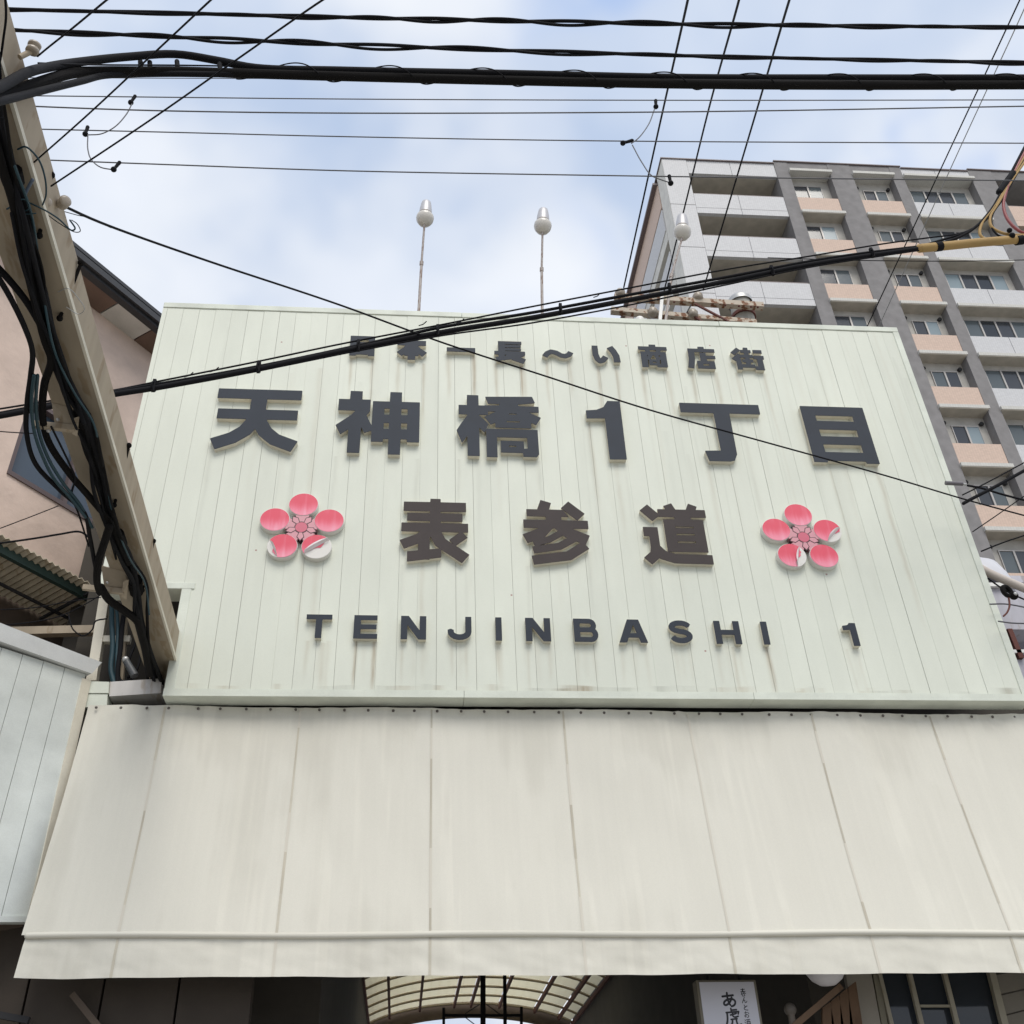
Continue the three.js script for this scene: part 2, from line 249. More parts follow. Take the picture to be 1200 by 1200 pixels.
// ------------------------------------------------------------------ arcade building and passage behind the awning
{
  const g = thing('arcade_passage', 'dark covered shopping arcade with arched translucent roof under the awning', 'arcade');
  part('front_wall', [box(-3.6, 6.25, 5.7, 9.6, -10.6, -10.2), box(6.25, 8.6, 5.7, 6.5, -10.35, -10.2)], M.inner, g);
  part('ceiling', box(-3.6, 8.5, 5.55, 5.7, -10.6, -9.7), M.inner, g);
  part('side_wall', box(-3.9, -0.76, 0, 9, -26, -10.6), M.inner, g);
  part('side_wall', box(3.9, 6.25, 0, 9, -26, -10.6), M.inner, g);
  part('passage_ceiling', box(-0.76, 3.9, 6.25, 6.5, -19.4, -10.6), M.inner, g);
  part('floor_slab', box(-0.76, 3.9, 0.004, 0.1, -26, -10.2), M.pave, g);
  // barrel vault: sheets between curved ribs
  const cx = 1.57, hw = 2.31, rise = 0.4, ys = 5.75, arc = t => V(cx + hw * Math.sin(t) / Math.sin(1), ys + rise * (Math.cos(t) - Math.cos(1)) / (1 - Math.cos(1)), 0);
  const strip = (z0, z1, t0, t1, lift) => { const gs = []; const n = 4; for (let i = 0; i < n; i++) { const a = arc(t0 + (t1 - t0) * i / n), b = arc(t0 + (t1 - t0) * (i + 1) / n); gs.push(hexa([V(a.x, a.y + lift, z0), V(b.x, b.y + lift, z0), V(b.x, b.y + lift, z1), V(a.x, a.y + lift, z1)], V(0, 0.008, 0))); } return gs; };
  const sheet = new THREE.MeshPhysicalMaterial({ color: new THREE.Color().setRGB(1, 0.97, 0.83), roughness: 0.95, transmission: 0.9, thickness: 0, side: THREE.DoubleSide });
  const zs = []; for (let i = 0; i <= 8; i++) zs.push(-26 + i * 0.95);
  const ts = [-1, -0.74, -0.44, -0.14, 0.0, 0.24, 0.56, 0.82, 1];
  for (let i = 0; i < 8; i++) for (let k = 0; k < 8; k++) part('roof_sheet', merge(strip(zs[i] + 0.02, zs[i + 1] - 0.02, ts[k] + 0.008, ts[k + 1] - 0.008, 0)), sheet, g);
  for (const z of zs) { const pts = []; for (let i = 0; i <= 16; i++) { const p = arc(-1 + i / 8); pts.push(V(p.x, p.y - 0.03, z)); } part('curved_rib', tube(pts, 0.026, 32, 6), S(0.34, 0.28, 0.2, 0.6), g); }
  for (const t of ts) { const a = arc(t); part('purlin', box(a.x - 0.025, a.x + 0.025, a.y - 0.12, a.y - 0.04, -26, -19.4), M.oxide, g); }
  const sh = new THREE.Shape(); for (let i = 0; i <= 20; i++) { const p = arc(-1 + i / 10); sh.lineTo(p.x, p.y + 0.05); } for (let i = 20; i >= 0; i--) { const p = arc(-1 + i / 10); sh.lineTo(cx + (p.x - cx) * 0.98, p.y - 0.3); }
  part('end_arch', metric(new THREE.ExtrudeGeometry(sh, { depth: 0.1, bevelEnabled: false }).translate(0, 0, -26.2)), M.brownWall, g);
  part('end_spandrel', [box(cx - 3.1, cx - 2.5, 5.0, 6.6, -26.3, -26.1), box(cx + 2.5, cx + 3.1, 5.0, 6.6, -26.3, -26.1)], M.inner, g);
  // steel sign frame and posts hanging in the passage
  const z = -17;
  const q = (x, y, zz = z) => at(x, y, zz);
  part('hanging_post', [bar(q(566, 1100), q(566, 1215), 0.075)], M.dark, g); part('hanging_post', bar(q(591, 1100), q(592, 1215), 0.05), M.dark, g);
  part('hanging_frame', [bar(q(519, 1190), q(612, 1190), 0.035), bar(q(520, 1181), q(520, 1215), 0.04), bar(q(611, 1180), q(611, 1215), 0.04), bar(q(545, 1188), q(562, 1177), 0.012), bar(q(570, 1177), q(588, 1190), 0.012), bar(q(545, 1192), q(562, 1205), 0.012)], M.dark, g);
  // brown panelled wall to the left, below the white fascia
  settle(g, V(1.7, 0, -18));
}
{
  const g = thing('corner_shop', 'dark brown panelled shop wall below the white fascia at lower left', 'shop');
  for (let i = 0; i < 5; i++) part('wall_panel', box(-4.35 + i * 0.62, -3.75 + i * 0.62, 1.9, 5.5, -9.75, -9.6), S(0.06, 0.047, 0.037, 0.85, { map: mottle }), g);
  part('wall_backing', box(-4.4, -1.3, 0, 5.52, -9.9, -9.78), M.brownWall, g);
  part('diagonal_brace', bar(at(85, 1165, -9.5), at(125, 1215, -9.5), 0.05), M.brownWall, g);
  part('sill_beam', bar(at(-20, 1186, -9.5), at(34, 1196, -9.5), 0.05), M.dark, g);
  settle(g);
}
{
  const g = thing('corner_shop', 'cream framed shop windows under the right end of the awning', 'shop');
  const Z = -9.9, q = (x, y, z = Z) => at(x, y, z);
  const stick = (x0, y0, x1, y1, w, m = M.cream, z = Z) => part('frame_bar', bar(q(x0, y0, z), q(x1, y1, z), w), m, g);
  const dim = S(0.32, 0.29, 0.22, 0.7, { map: weather });
  part('wall_panel', hexa([q(990, 1135), q(1020, 1135), q(1035, 1215), q(1003, 1215)], V(0, 0, -0.06)), S(0.3, 0.27, 0.23, 0.8, { map: mottle }), g);
  part('wall_panel', hexa([q(1022, 1135), q(1029, 1135), q(1043, 1215), q(1036, 1215)], V(0, 0, -0.06)), S(0.22, 0.2, 0.15, 0.8, { map: mottle }), g);
  stick(1029, 1135, 1048, 1215, 0.035, dim); stick(1064, 1135, 1083, 1215, 0.04, dim); stick(1105, 1135, 1125, 1215, 0.04, dim); stick(1078, 1179, 1115, 1179, 0.02, dim);
  part('window_pane', hexa([q(1029, 1130, -9.96), q(1066, 1130, -9.96), q(1084, 1215, -9.96), q(1045, 1215, -9.96)], V(0, 0, -0.01)), M.glass, g);
  part('window_pane', hexa([q(1067, 1130, -9.96), q(1106, 1130, -9.96), q(1124, 1215, -9.96), q(1085, 1215, -9.96)], V(0, 0, -0.01)), M.glass, g);
  part('window_pane', hexa([q(1107, 1130, -9.96), q(1164, 1130, -9.96), q(1180, 1215, -9.96), q(1125, 1215, -9.96)], V(0, 0, -0.01)), M.glass, g);
  stick(1160, 1135, 1180, 1215, 0.06, dim);
  for (let i = 0; i < 4; i++) part('siding_board', hexa([q(1167 + i * 5, 1143 + i * 24), q(1212, 1134 + i * 24), q(1212, 1156 + i * 24), q(1172 + i * 5, 1165 + i * 24)], V(0, 0, -0.05)), S(0.2, 0.18, 0.15, 0.85, { map: mottle }), g);
  part('room_wall', [box(4.2, 8.2, 0, 4.2, -13.1, -13), box(8.2, 8.3, 0, 4.2, -13, -10.1)], M.inner, g); part('room_ceiling', box(4.0, 8.3, 4.2, 4.3, -13.1, -9.9), M.inner, g);
  settle(g);
}
{
  const g = thing('wooden_hut', 'small brown wooden gable with a slanting board beside the shop sign', 'wooden gable');
  const q = (x, y, z = -9.75) => at(x, y, z);
  for (let i = 0; i < 4; i++) part('plank', hexa([q(964 + i * 10, 1181 - i * 8), q(973 + i * 10, 1174 - i * 8), q(980 + i * 11, 1215), q(964 + i * 11, 1215)], V(0, 0, -0.04)), M.wood, g);
  part('barge_board', bar(q(925, 1207, -9.68), q(985, 1156, -9.68), 0.06, 0.05), S(0.15, 0.09, 0.05, 0.7, { map: weather }), g);
  settle(g);
}
{
  const g = thing('round_lamp', 'pale round lamp tucked under the awning edge near the wooden gable', 'lamp');
  const c = at(965, 1128, -9.55); part('lamp_shade', lathe([[0, -0.19], [0.07, -0.18], [0.13, -0.14], [0.17, -0.08], [0.185, 0], [0.17, 0.08], [0.12, 0.15], [0.04, 0.18], [0, 0.18]], c, V(0, 1, 0), 28), S(0.62, 0.6, 0.62, 0.5), g);
  part('lamp_rim', new THREE.TorusGeometry(0.186, 0.012, 8, 28).rotateX(Math.PI / 2).translate(c.x, c.y + 0.01, c.z), M.dark, g); part('lamp_cord', rod(c.clone().add(V(0, 0.18, 0)), c.clone().add(V(0, 1.9, 0)), 0.012), M.dark, g); settle(g);
}
{
  const c = at(926, 1183, -9.85), g = thing('globe_lamp', 'small grey globe lamp between the shop sign and wooden gable', 'lamp');
  part('globe', ball(c, 0.055), S(0.16, 0.14, 0.12, 0.5), g); part('lamp_neck', rod(c.clone().add(V(0, -0.03, 0)), c.clone().add(V(0.0, -0.3, 0)), 0.03, 0.035), S(0.2, 0.17, 0.14, 0.5), g); settle(g);
}
{ // hanging shop sign with brush lettering
  const g = thing('shop_sign', 'white lightbox shop sign with black brush characters hanging in the passage', 'sign');
  const cv = document.createElement('canvas'); cv.width = 512; cv.height = 512; const c = cv.getContext('2d');
  c.fillStyle = '#c9c9d2'; c.fillRect(0, 0, 512, 512); c.strokeStyle = '#16161c'; c.lineCap = 'round'; c.lineJoin = 'round';
  const st = (w, ...ps) => { c.lineWidth = w > 10 ? w * 1.2 : w; c.beginPath(); ps.forEach(([x, y], i) => i ? c.lineTo(x, y) : c.moveTo(x, y)); c.stroke(); };
  const cu = (w, a, b, d, e) => { c.lineWidth = w > 10 ? w * 1.2 : w; c.beginPath(); c.moveTo(...a); c.bezierCurveTo(...b, ...d, ...e); c.stroke(); };
  // あ
  st(15, [200, 122], [300, 112]); cu(15, [246, 92], [242, 140], [246, 170], [262, 192]); cu(15, [284, 132], [262, 190], [200, 212], [206, 176]); cu(15, [206, 176], [226, 136], [310, 132], [312, 166]); cu(14, [312, 166], [312, 192], [290, 202], [272, 204]);
  // 虎
  st(13, [262, 222], [262, 252]); st(12, [262, 236], [312, 232]); st(13, [214, 256], [330, 248]); st(12, [330, 248], [322, 268]); cu(15, [222, 256], [220, 320], [212, 340], [196, 366]); cu(12, [250, 276], [270, 272], [290, 268], [306, 262]); cu(12, [272, 258], [262, 300], [290, 296], [320, 286]); st(12, [250, 312], [306, 306]); cu(14, [262, 312], [262, 340], [250, 356], [232, 372]); cu(14, [298, 308], [296, 360], [310, 366], [338, 352]);
  // ん
  cu(16, [276, 392], [258, 430], [236, 470], [222, 500]); cu(16, [236, 462], [262, 430], [280, 440], [272, 474]); cu(15, [272, 474], [272, 506], [300, 500], [318, 470]);
  // small column: 呑んとお酒
  const X = 396; st(6, [X - 16, 66], [X + 20, 62]); st(6, [X - 20, 84], [X + 24, 80]); st(6, [X + 2, 66], [X - 18, 106]); st(6, [X + 6, 82], [X + 24, 98]); st(6, [X - 10, 102], [X + 14, 100], [X + 14, 118], [X - 8, 120], [X - 10, 102]); st(6, [X + 2, 56], [X + 4, 100]);
  cu(7, [X + 6, 130], [X - 4, 150], [X - 12, 164], [X - 18, 176]); cu(7, [X - 12, 162], [X, 148], [X + 10, 150], [X + 6, 166]); cu(6, [X + 6, 166], [X + 6, 180], [X + 18, 176], [X + 26, 162]);
  st(7, [X - 6, 194], [X + 2, 214]); cu(7, [X + 20, 202], [X - 16, 214], [X - 26, 236], [X + 22, 236]);
  st(6, [X - 14, 260], [X + 8, 256]); cu(6, [X - 2, 248], [X - 2, 270], [X - 2, 286], [X - 6, 294]); cu(6, [X - 6, 294], [X - 26, 288], [X - 10, 270], [X + 10, 274]); cu(6, [X + 10, 274], [X + 30, 280], [X + 20, 298], [X + 6, 296]); st(6, [X + 16, 254], [X + 26, 266]);
  st(6, [X - 20, 316], [X - 12, 322]); st(6, [X - 24, 334], [X - 16, 340]); st(6, [X - 24, 368], [X - 14, 350]); st(6, [X - 6, 316], [X + 28, 312]); st(6, [X - 4, 330], [X + 26, 328], [X + 28, 368], [X - 4, 370], [X - 4, 330]); st(5, [X + 6, 314], [X + 4, 346]); st(5, [X + 16, 314], [X + 16, 346]); st(5, [X - 2, 350], [X + 26, 348]);
  const t = new THREE.CanvasTexture(cv); t.colorSpace = THREE.SRGBColorSpace;
  const z = -9.7, a = at(819, 1151, z), b = at(883, 1151, z), w = b.x - a.x, h = w * 1.45;
  part('sign_case', rbox(a.x - 0.025, b.x + 0.025, a.y - h, a.y + 0.02, z - 0.14, z - 0.004, 0.01), S(0.18, 0.16, 0.12, 0.5), g);
  const f = new THREE.PlaneGeometry(w, w).translate((a.x + b.x) / 2, a.y - w / 2, z + 0.002); part('sign_face', f, new THREE.MeshStandardMaterial({ map: t, roughness: 0.4 }), g);
  const f2 = box(a.x, b.x, a.y - h + 0.01, a.y - w, z - 0.01, z + 0.002); part('lower_face', f2, S(0.58, 0.58, 0.63, 0.4), g);
  part('hanger', [rod(V(a.x + 0.1, a.y, z - 0.07), V(a.x + 0.1, 5.6, z - 0.07), 0.012), rod(V(b.x - 0.1, a.y, z - 0.07), V(b.x - 0.1, 5.6, z - 0.07), 0.012)], M.dark, g);
  settle(g);
}

// ------------------------------------------------------------------ the big sign board
const BZ = -9.3, BX0 = -3.2, BX1 = 6.29, BTOP = 11.25, STEP = 7.08, LX0 = -2.36;
const botY = x => 5.885 + 0.0055 * (x + 2.35);
// letters as strokes in board metres: R rectangles, L brush lines with butt ends, G polygons, H holes
const R = (x0, y0, x1, y1) => ({ t: 'R', x0: Math.min(x0, x1), x1: Math.max(x0, x1), y0: Math.min(y0, y1), y1: Math.max(y0, y1) });
const Hh = (...a) => ({ ...R(...a), hole: true });
const L = (w, ...p) => ({ t: 'L', w, p });
const G = (...p) => ({ t: 'G', p });
const GLYPHS = [
  ['日', 1, [R(-0.83, 10.72, -0.53, 10.39), Hh(-0.755, 10.66, -0.605, 10.615), Hh(-0.755, 10.53, -0.605, 10.485), Hh(-0.755, 10.41, -0.605, 10.38)]],
  ['本', 1, [R(-0.12, 10.72, -0.03, 10.35), R(-0.25, 10.67, 0.1, 10.59), L(0.085, [-0.08, 10.62], [-0.14, 10.52], [-0.225, 10.44]), L(0.085, [-0.07, 10.62], [-0.01, 10.52], [0.085, 10.44]), R(-0.16, 10.475, 0.01, 10.415)]],
  ['一', 1, [R(0.36, 10.575, 0.71, 10.51)]],
  ['長', 1, [R(1.0, 10.71, 1.08, 10.5), R(1.0, 10.71, 1.29, 10.665), R(1.0, 10.65, 1.28, 10.61), R(1.0, 10.595, 1.28, 10.555), R(0.95, 10.54, 1.33, 10.485), R(1.0, 10.5, 1.075, 10.39), L(0.06, [0.97, 10.405], [1.15, 10.44]), L(0.08, [1.12, 10.5], [1.19, 10.43], [1.32, 10.375]), L(0.06, [1.31, 10.5], [1.2, 10.44])]],
  ['〜', 1, [L(0.068, [1.575, 10.475], [1.61, 10.53], [1.66, 10.56], [1.72, 10.545], [1.78, 10.5], [1.83, 10.49], [1.88, 10.515], [1.905, 10.56])]],
  ['い', 1, [L(0.072, [2.215, 10.685], [2.215, 10.54], [2.235, 10.46], [2.265, 10.425], [2.3, 10.44], [2.34, 10.5]), L(0.08, [2.405, 10.67], [2.445, 10.6], [2.475, 10.52], [2.48, 10.415])]],
  ['商', 1, [R(2.77, 10.7, 3.13, 10.645), R(2.91, 10.735, 2.99, 10.65), L(0.05, [2.87, 10.66], [2.9, 10.58]), L(0.05, [3.03, 10.66], [3.0, 10.58]), R(2.79, 10.61, 2.865, 10.35), R(3.035, 10.61, 3.11, 10.36), R(2.79, 10.61, 3.11, 10.555), L(0.045, [2.92, 10.57], [2.89, 10.51], [2.86, 10.49]), L(0.045, [2.98, 10.57], [3.0, 10.5], [3.04, 10.5]), R(2.885, 10.48, 3.015, 10.385), Hh(2.925, 10.445, 2.975, 10.42), R(2.98, 10.4, 3.1, 10.355)]],
  ['店', 1, [R(3.4, 10.69, 3.74, 10.635), R(3.535, 10.725, 3.61, 10.64), L(0.075, [3.44, 10.68], [3.435, 10.52], [3.405, 10.36]), R(3.545, 10.62, 3.62, 10.46), R(3.6, 10.575, 3.735, 10.525), R(3.495, 10.48, 3.715, 10.355), Hh(3.565, 10.435, 3.645, 10.4)]],
  ['街', 1, [L(0.06, [4.055, 10.71], [3.97, 10.625]), L(0.06, [4.06, 10.61], [3.97, 10.52]), R(4.0, 10.55, 4.06, 10.36), R(4.08, 10.695, 4.21, 10.65), R(4.065, 10.61, 4.225, 10.565), R(4.12, 10.735, 4.175, 10.4), R(4.08, 10.53, 4.215, 10.485), R(4.06, 10.445, 4.225, 10.395), R(4.24, 10.7, 4.35, 10.645), R(4.235, 10.6, 4.36, 10.545), R(4.27, 10.56, 4.34, 10.36), R(4.23, 10.42, 4.3, 10.36)]],
  ['天', 2, [R(-2.32, 9.78, -1.35, 9.635), R(-2.29, 9.47, -1.375, 9.325), R(-1.925, 9.66, -1.745, 9.38), L(0.165, [-1.835, 9.46], [-1.865, 9.3], [-1.95, 9.15], [-2.08, 9.04], [-2.29, 8.945]), L(0.165, [-1.835, 9.46], [-1.805, 9.3], [-1.72, 9.14], [-1.6, 9.03], [-1.375, 8.935])]],
  ['神', 2, [R(-0.78, 9.8, -0.64, 9.6), R(-0.91, 9.67, -0.54, 9.5), G([-0.54, 9.6], [-0.54, 9.5], [-0.62, 9.36], [-0.865, 9.135], [-0.925, 9.27], [-0.76, 9.42], [-0.69, 9.52]), R(-0.775, 9.42, -0.635, 8.87), L(0.115, [-0.63, 9.4], [-0.54, 9.19]), R(-0.51, 9.65, -0.375, 9.04), R(-0.1, 9.65, 0.04, 9.045), R(-0.31, 9.8, -0.175, 8.86), R(-0.51, 9.65, 0.04, 9.545), R(-0.51, 9.445, 0.04, 9.325), R(-0.51, 9.23, 0.04, 9.085)]],
  ['橋', 2, [R(0.6, 9.79, 0.735, 8.87), R(0.5, 9.63, 0.845, 9.49), G([0.63, 9.52], [0.53, 9.35], [0.475, 9.24], [0.535, 9.06], [0.63, 9.22]), G([0.7, 9.52], [0.845, 9.35], [0.8, 9.22], [0.7, 9.34]), G([0.82, 9.77], [1.38, 9.79], [1.41, 9.695], [1.2, 9.665], [0.85, 9.665]), G([1.0, 9.7], [1.19, 9.7], [1.24, 9.54], [0.95, 9.54]), R(0.81, 9.635, 1.45, 9.545), L(0.135, [1.1, 9.6], [0.99, 9.49], [0.84, 9.4]), L(0.125, [1.13, 9.6], [1.27, 9.5], [1.44, 9.41]), R(0.93, 9.5, 1.35, 9.3), Hh(1.06, 9.405, 1.22, 9.38), Hh(1.09, 9.52, 1.19, 9.5), R(0.82, 9.275, 1.42, 9.155), R(0.82, 9.275, 0.94, 8.86), R(1.295, 9.275, 1.42, 8.91), G([1.24, 8.99], [1.42, 8.99], [1.42, 8.92], [1.395, 8.875], [1.24, 8.875]), R(0.985, 9.1, 1.25, 8.93), Hh(1.075, 9.035, 1.165, 9.01)]],
  ['1', 2, [G([2.29, 9.76], [2.44, 9.76], [2.435, 8.875], [2.24, 8.87], [2.24, 9.49], [2.02, 9.48], [2.02, 9.6], [2.15, 9.615], [2.235, 9.66])]],
  ['丁', 2, [R(3.17, 9.765, 4.14, 9.62), G([3.57, 9.64], [3.76, 9.64], [3.75, 8.99], [3.71, 8.9], [3.66, 8.885], [3.41, 8.885], [3.38, 9.03], [3.57, 9.04])]],
  ['目', 2, [R(4.66, 9.77, 4.82, 8.91), R(5.285, 9.77, 5.44, 8.905), R(4.66, 9.77, 5.44, 9.63), R(4.66, 9.54, 5.44, 9.41), R(4.66, 9.3, 5.44, 9.18), R(4.66, 9.06, 5.44, 8.935)]],
  ['表', 3, [R(0.18, 8.25, 0.29, 7.78), R(-0.11, 8.205, 0.57, 8.085), R(-0.07, 8.055, 0.53, 7.955), R(-0.13, 7.925, 0.59, 7.815), L(0.115, [0.22, 7.86], [0.07, 7.73], [-0.12, 7.645]), R(0.055, 7.74, 0.175, 7.46), G([-0.06, 7.555], [0.3, 7.6], [0.3, 7.49], [-0.06, 7.43]), L(0.13, [0.2, 7.88], [0.29, 7.68], [0.56, 7.475]), L(0.1, [0.55, 7.785], [0.42, 7.675])]],
  ['参', 3, [L(0.12, [1.46, 8.25], [1.41, 8.1]), G([1.24, 8.14], [1.64, 8.14], [1.7, 8.05], [1.24, 8.05]), L(0.125, [1.67, 8.21], [1.84, 8.05]), R(1.2, 8.0, 1.91, 7.895), R(1.45, 8.1, 1.62, 7.95), L(0.12, [1.5, 7.97], [1.39, 7.83], [1.21, 7.75]), L(0.13, [1.56, 7.97], [1.68, 7.84], [1.89, 7.745]), L(0.075, [1.6, 7.83], [1.47, 7.745], [1.3, 7.69]), L(0.085, [1.75, 7.77], [1.58, 7.66], [1.29, 7.605]), L(0.11, [1.865, 7.68], [1.67, 7.54], [1.28, 7.475])]],
  ['道', 3, [L(0.12, [2.555, 8.2], [2.68, 8.06]), L(0.1, [2.83, 8.245], [2.87, 8.15]), L(0.1, [3.115, 8.245], [3.075, 8.15]), R(2.71, 8.18, 3.245, 8.08), R(2.89, 8.14, 3.07, 8.0), R(2.76, 8.045, 3.205, 7.62), Hh(2.88, 7.955, 3.09, 7.93), Hh(2.88, 7.86, 3.09, 7.832), Hh(2.88, 7.76, 3.09, 7.73), R(2.52, 7.935, 2.68, 7.82), R(2.58, 7.935, 2.68, 7.64), L(0.115, [2.635, 7.66], [2.62, 7.58], [2.53, 7.495]), L(0.115, [2.63, 7.66], [2.7, 7.575], [2.83, 7.53], [3.24, 7.525])]],
];
{ // latin row
  const y0 = 6.508, y1 = 6.77, m = 6.64, s = 0.06, b = 0.05;
  const arc = (cx, cy, rx, ry, a0, a1, n = 10) => { const o = []; for (let i = 0; i <= n; i++) { const a = (a0 + (a1 - a0) * i / n) * Math.PI / 180; o.push([cx + rx * Math.cos(a), cy + ry * Math.sin(a)]); } return o; };
  const N = x => [R(x, y0, x + 0.062, y1), R(x + 0.19, y0, x + 0.252, y1), G([x, y1], [x + 0.075, y1], [x + 0.252, y0], [x + 0.177, y0])];
  GLYPHS.push(['T', 4, [R(-1.055, y1, -0.8, y1 - b), R(-0.958, y1, -0.897, y0)]], ['E', 4, [R(-0.575, y0, -0.51, y1), R(-0.575, y1, -0.345, y1 - b), R(-0.575, m + 0.024, -0.35, m - 0.024), R(-0.575, y0 + b, -0.34, y0)]], ['N', 4, N(-0.102)],
    ['J', 4, [L(0.058, [0.58, y1], ...arc(0.49, 6.6, 0.09, 0.062, 0, -180), [0.4, 6.62])]], ['I', 4, [R(0.858, y0, 0.918, y1)]], ['N', 4, N(1.165)],
    ['B', 4, [R(1.66, y0, 1.72, y1), L(0.05, [1.68, y1 - 0.025], ...arc(1.82, 6.695, 0.045, 0.05, 90, -90, 8), [1.68, 6.645]), L(0.05, [1.68, 6.645], ...arc(1.835, 6.589, 0.045, 0.056, 90, -90, 8), [1.68, y0 + 0.025])]],
    ['A', 4, [G([2.22, y1], [2.335, y1], [2.41, y0], [2.34, y0], [2.278, 6.72], [2.195, y0], [2.12, y0]), R(2.19, 6.61, 2.36, 6.565)]],
    ['S', 4, [L(0.055, ...arc(2.765, 6.693, 0.09, 0.048, 15, 250, 12), ...arc(2.765, 6.588, 0.09, 0.052, 90, -165, 12))]],
    ['H', 4, [R(3.125, y0, 3.187, y1), R(3.325, y0, 3.388, y1), R(3.125, m + 0.026, 3.388, m - 0.026)]], ['I', 4, [R(3.62, y0, 3.682, y1)]], ['1', 4, [R(4.565, y0, 4.63, y1), G([4.57, y1], [4.6, y1], [4.6, 6.695], [4.49, 6.69], [4.49, 6.735], [4.545, 6.745])]]);
}
function field(strokes, x, y) {
  let f = -9;
  const boxd = (px, py, hx, hy) => { const dx = Math.abs(px) - hx, dy = Math.abs(py) - hy; return dx > 0 || dy > 0 ? -Math.hypot(Math.max(dx, 0), Math.max(dy, 0)) : -Math.max(dx, dy); };
  for (const s of strokes) {
    let v = -9;
    if (s.t === 'R') v = boxd(x - (s.x0 + s.x1) / 2, y - (s.y0 + s.y1) / 2, (s.x1 - s.x0) / 2, (s.y1 - s.y0) / 2);
    else if (s.t === 'L') for (let i = 0; i + 1 < s.p.length; i++) {
      const [ax, ay] = s.p[i], [bx, by] = s.p[i + 1], l = Math.hypot(bx - ax, by - ay), ux = (bx - ax) / l, uy = (by - ay) / l, qx = x - (ax + bx) / 2, qy = y - (ay + by) / 2;
      v = Math.max(v, boxd(qx * ux + qy * uy, -qx * uy + qy * ux, l / 2, s.w / 2));
      if (i) v = Math.max(v, s.w / 2 - Math.hypot(x - ax, y - ay));
    } else {
      let d = 9, ins = false; const p = s.p;
      for (let i = 0, j = p.length - 1; i < p.length; j = i++) {
        const [ax, ay] = p[j], [bx, by] = p[i], t = clamp(((x - ax) * (bx - ax) + (y - ay) * (by - ay)) / ((bx - ax) ** 2 + (by - ay) ** 2));
        d = Math.min(d, Math.hypot(x - ax - t * (bx - ax), y - ay - t * (by - ay)));
        if ((by > y) !== (ay > y) && x < (ax - bx) * (y - by) / (ay - by) + bx) ins = !ins;
      }
      v = ins ? d : -d;
    }
    f = s.hole ? Math.min(f, -v) : Math.max(f, v);
  }
  return f;
}
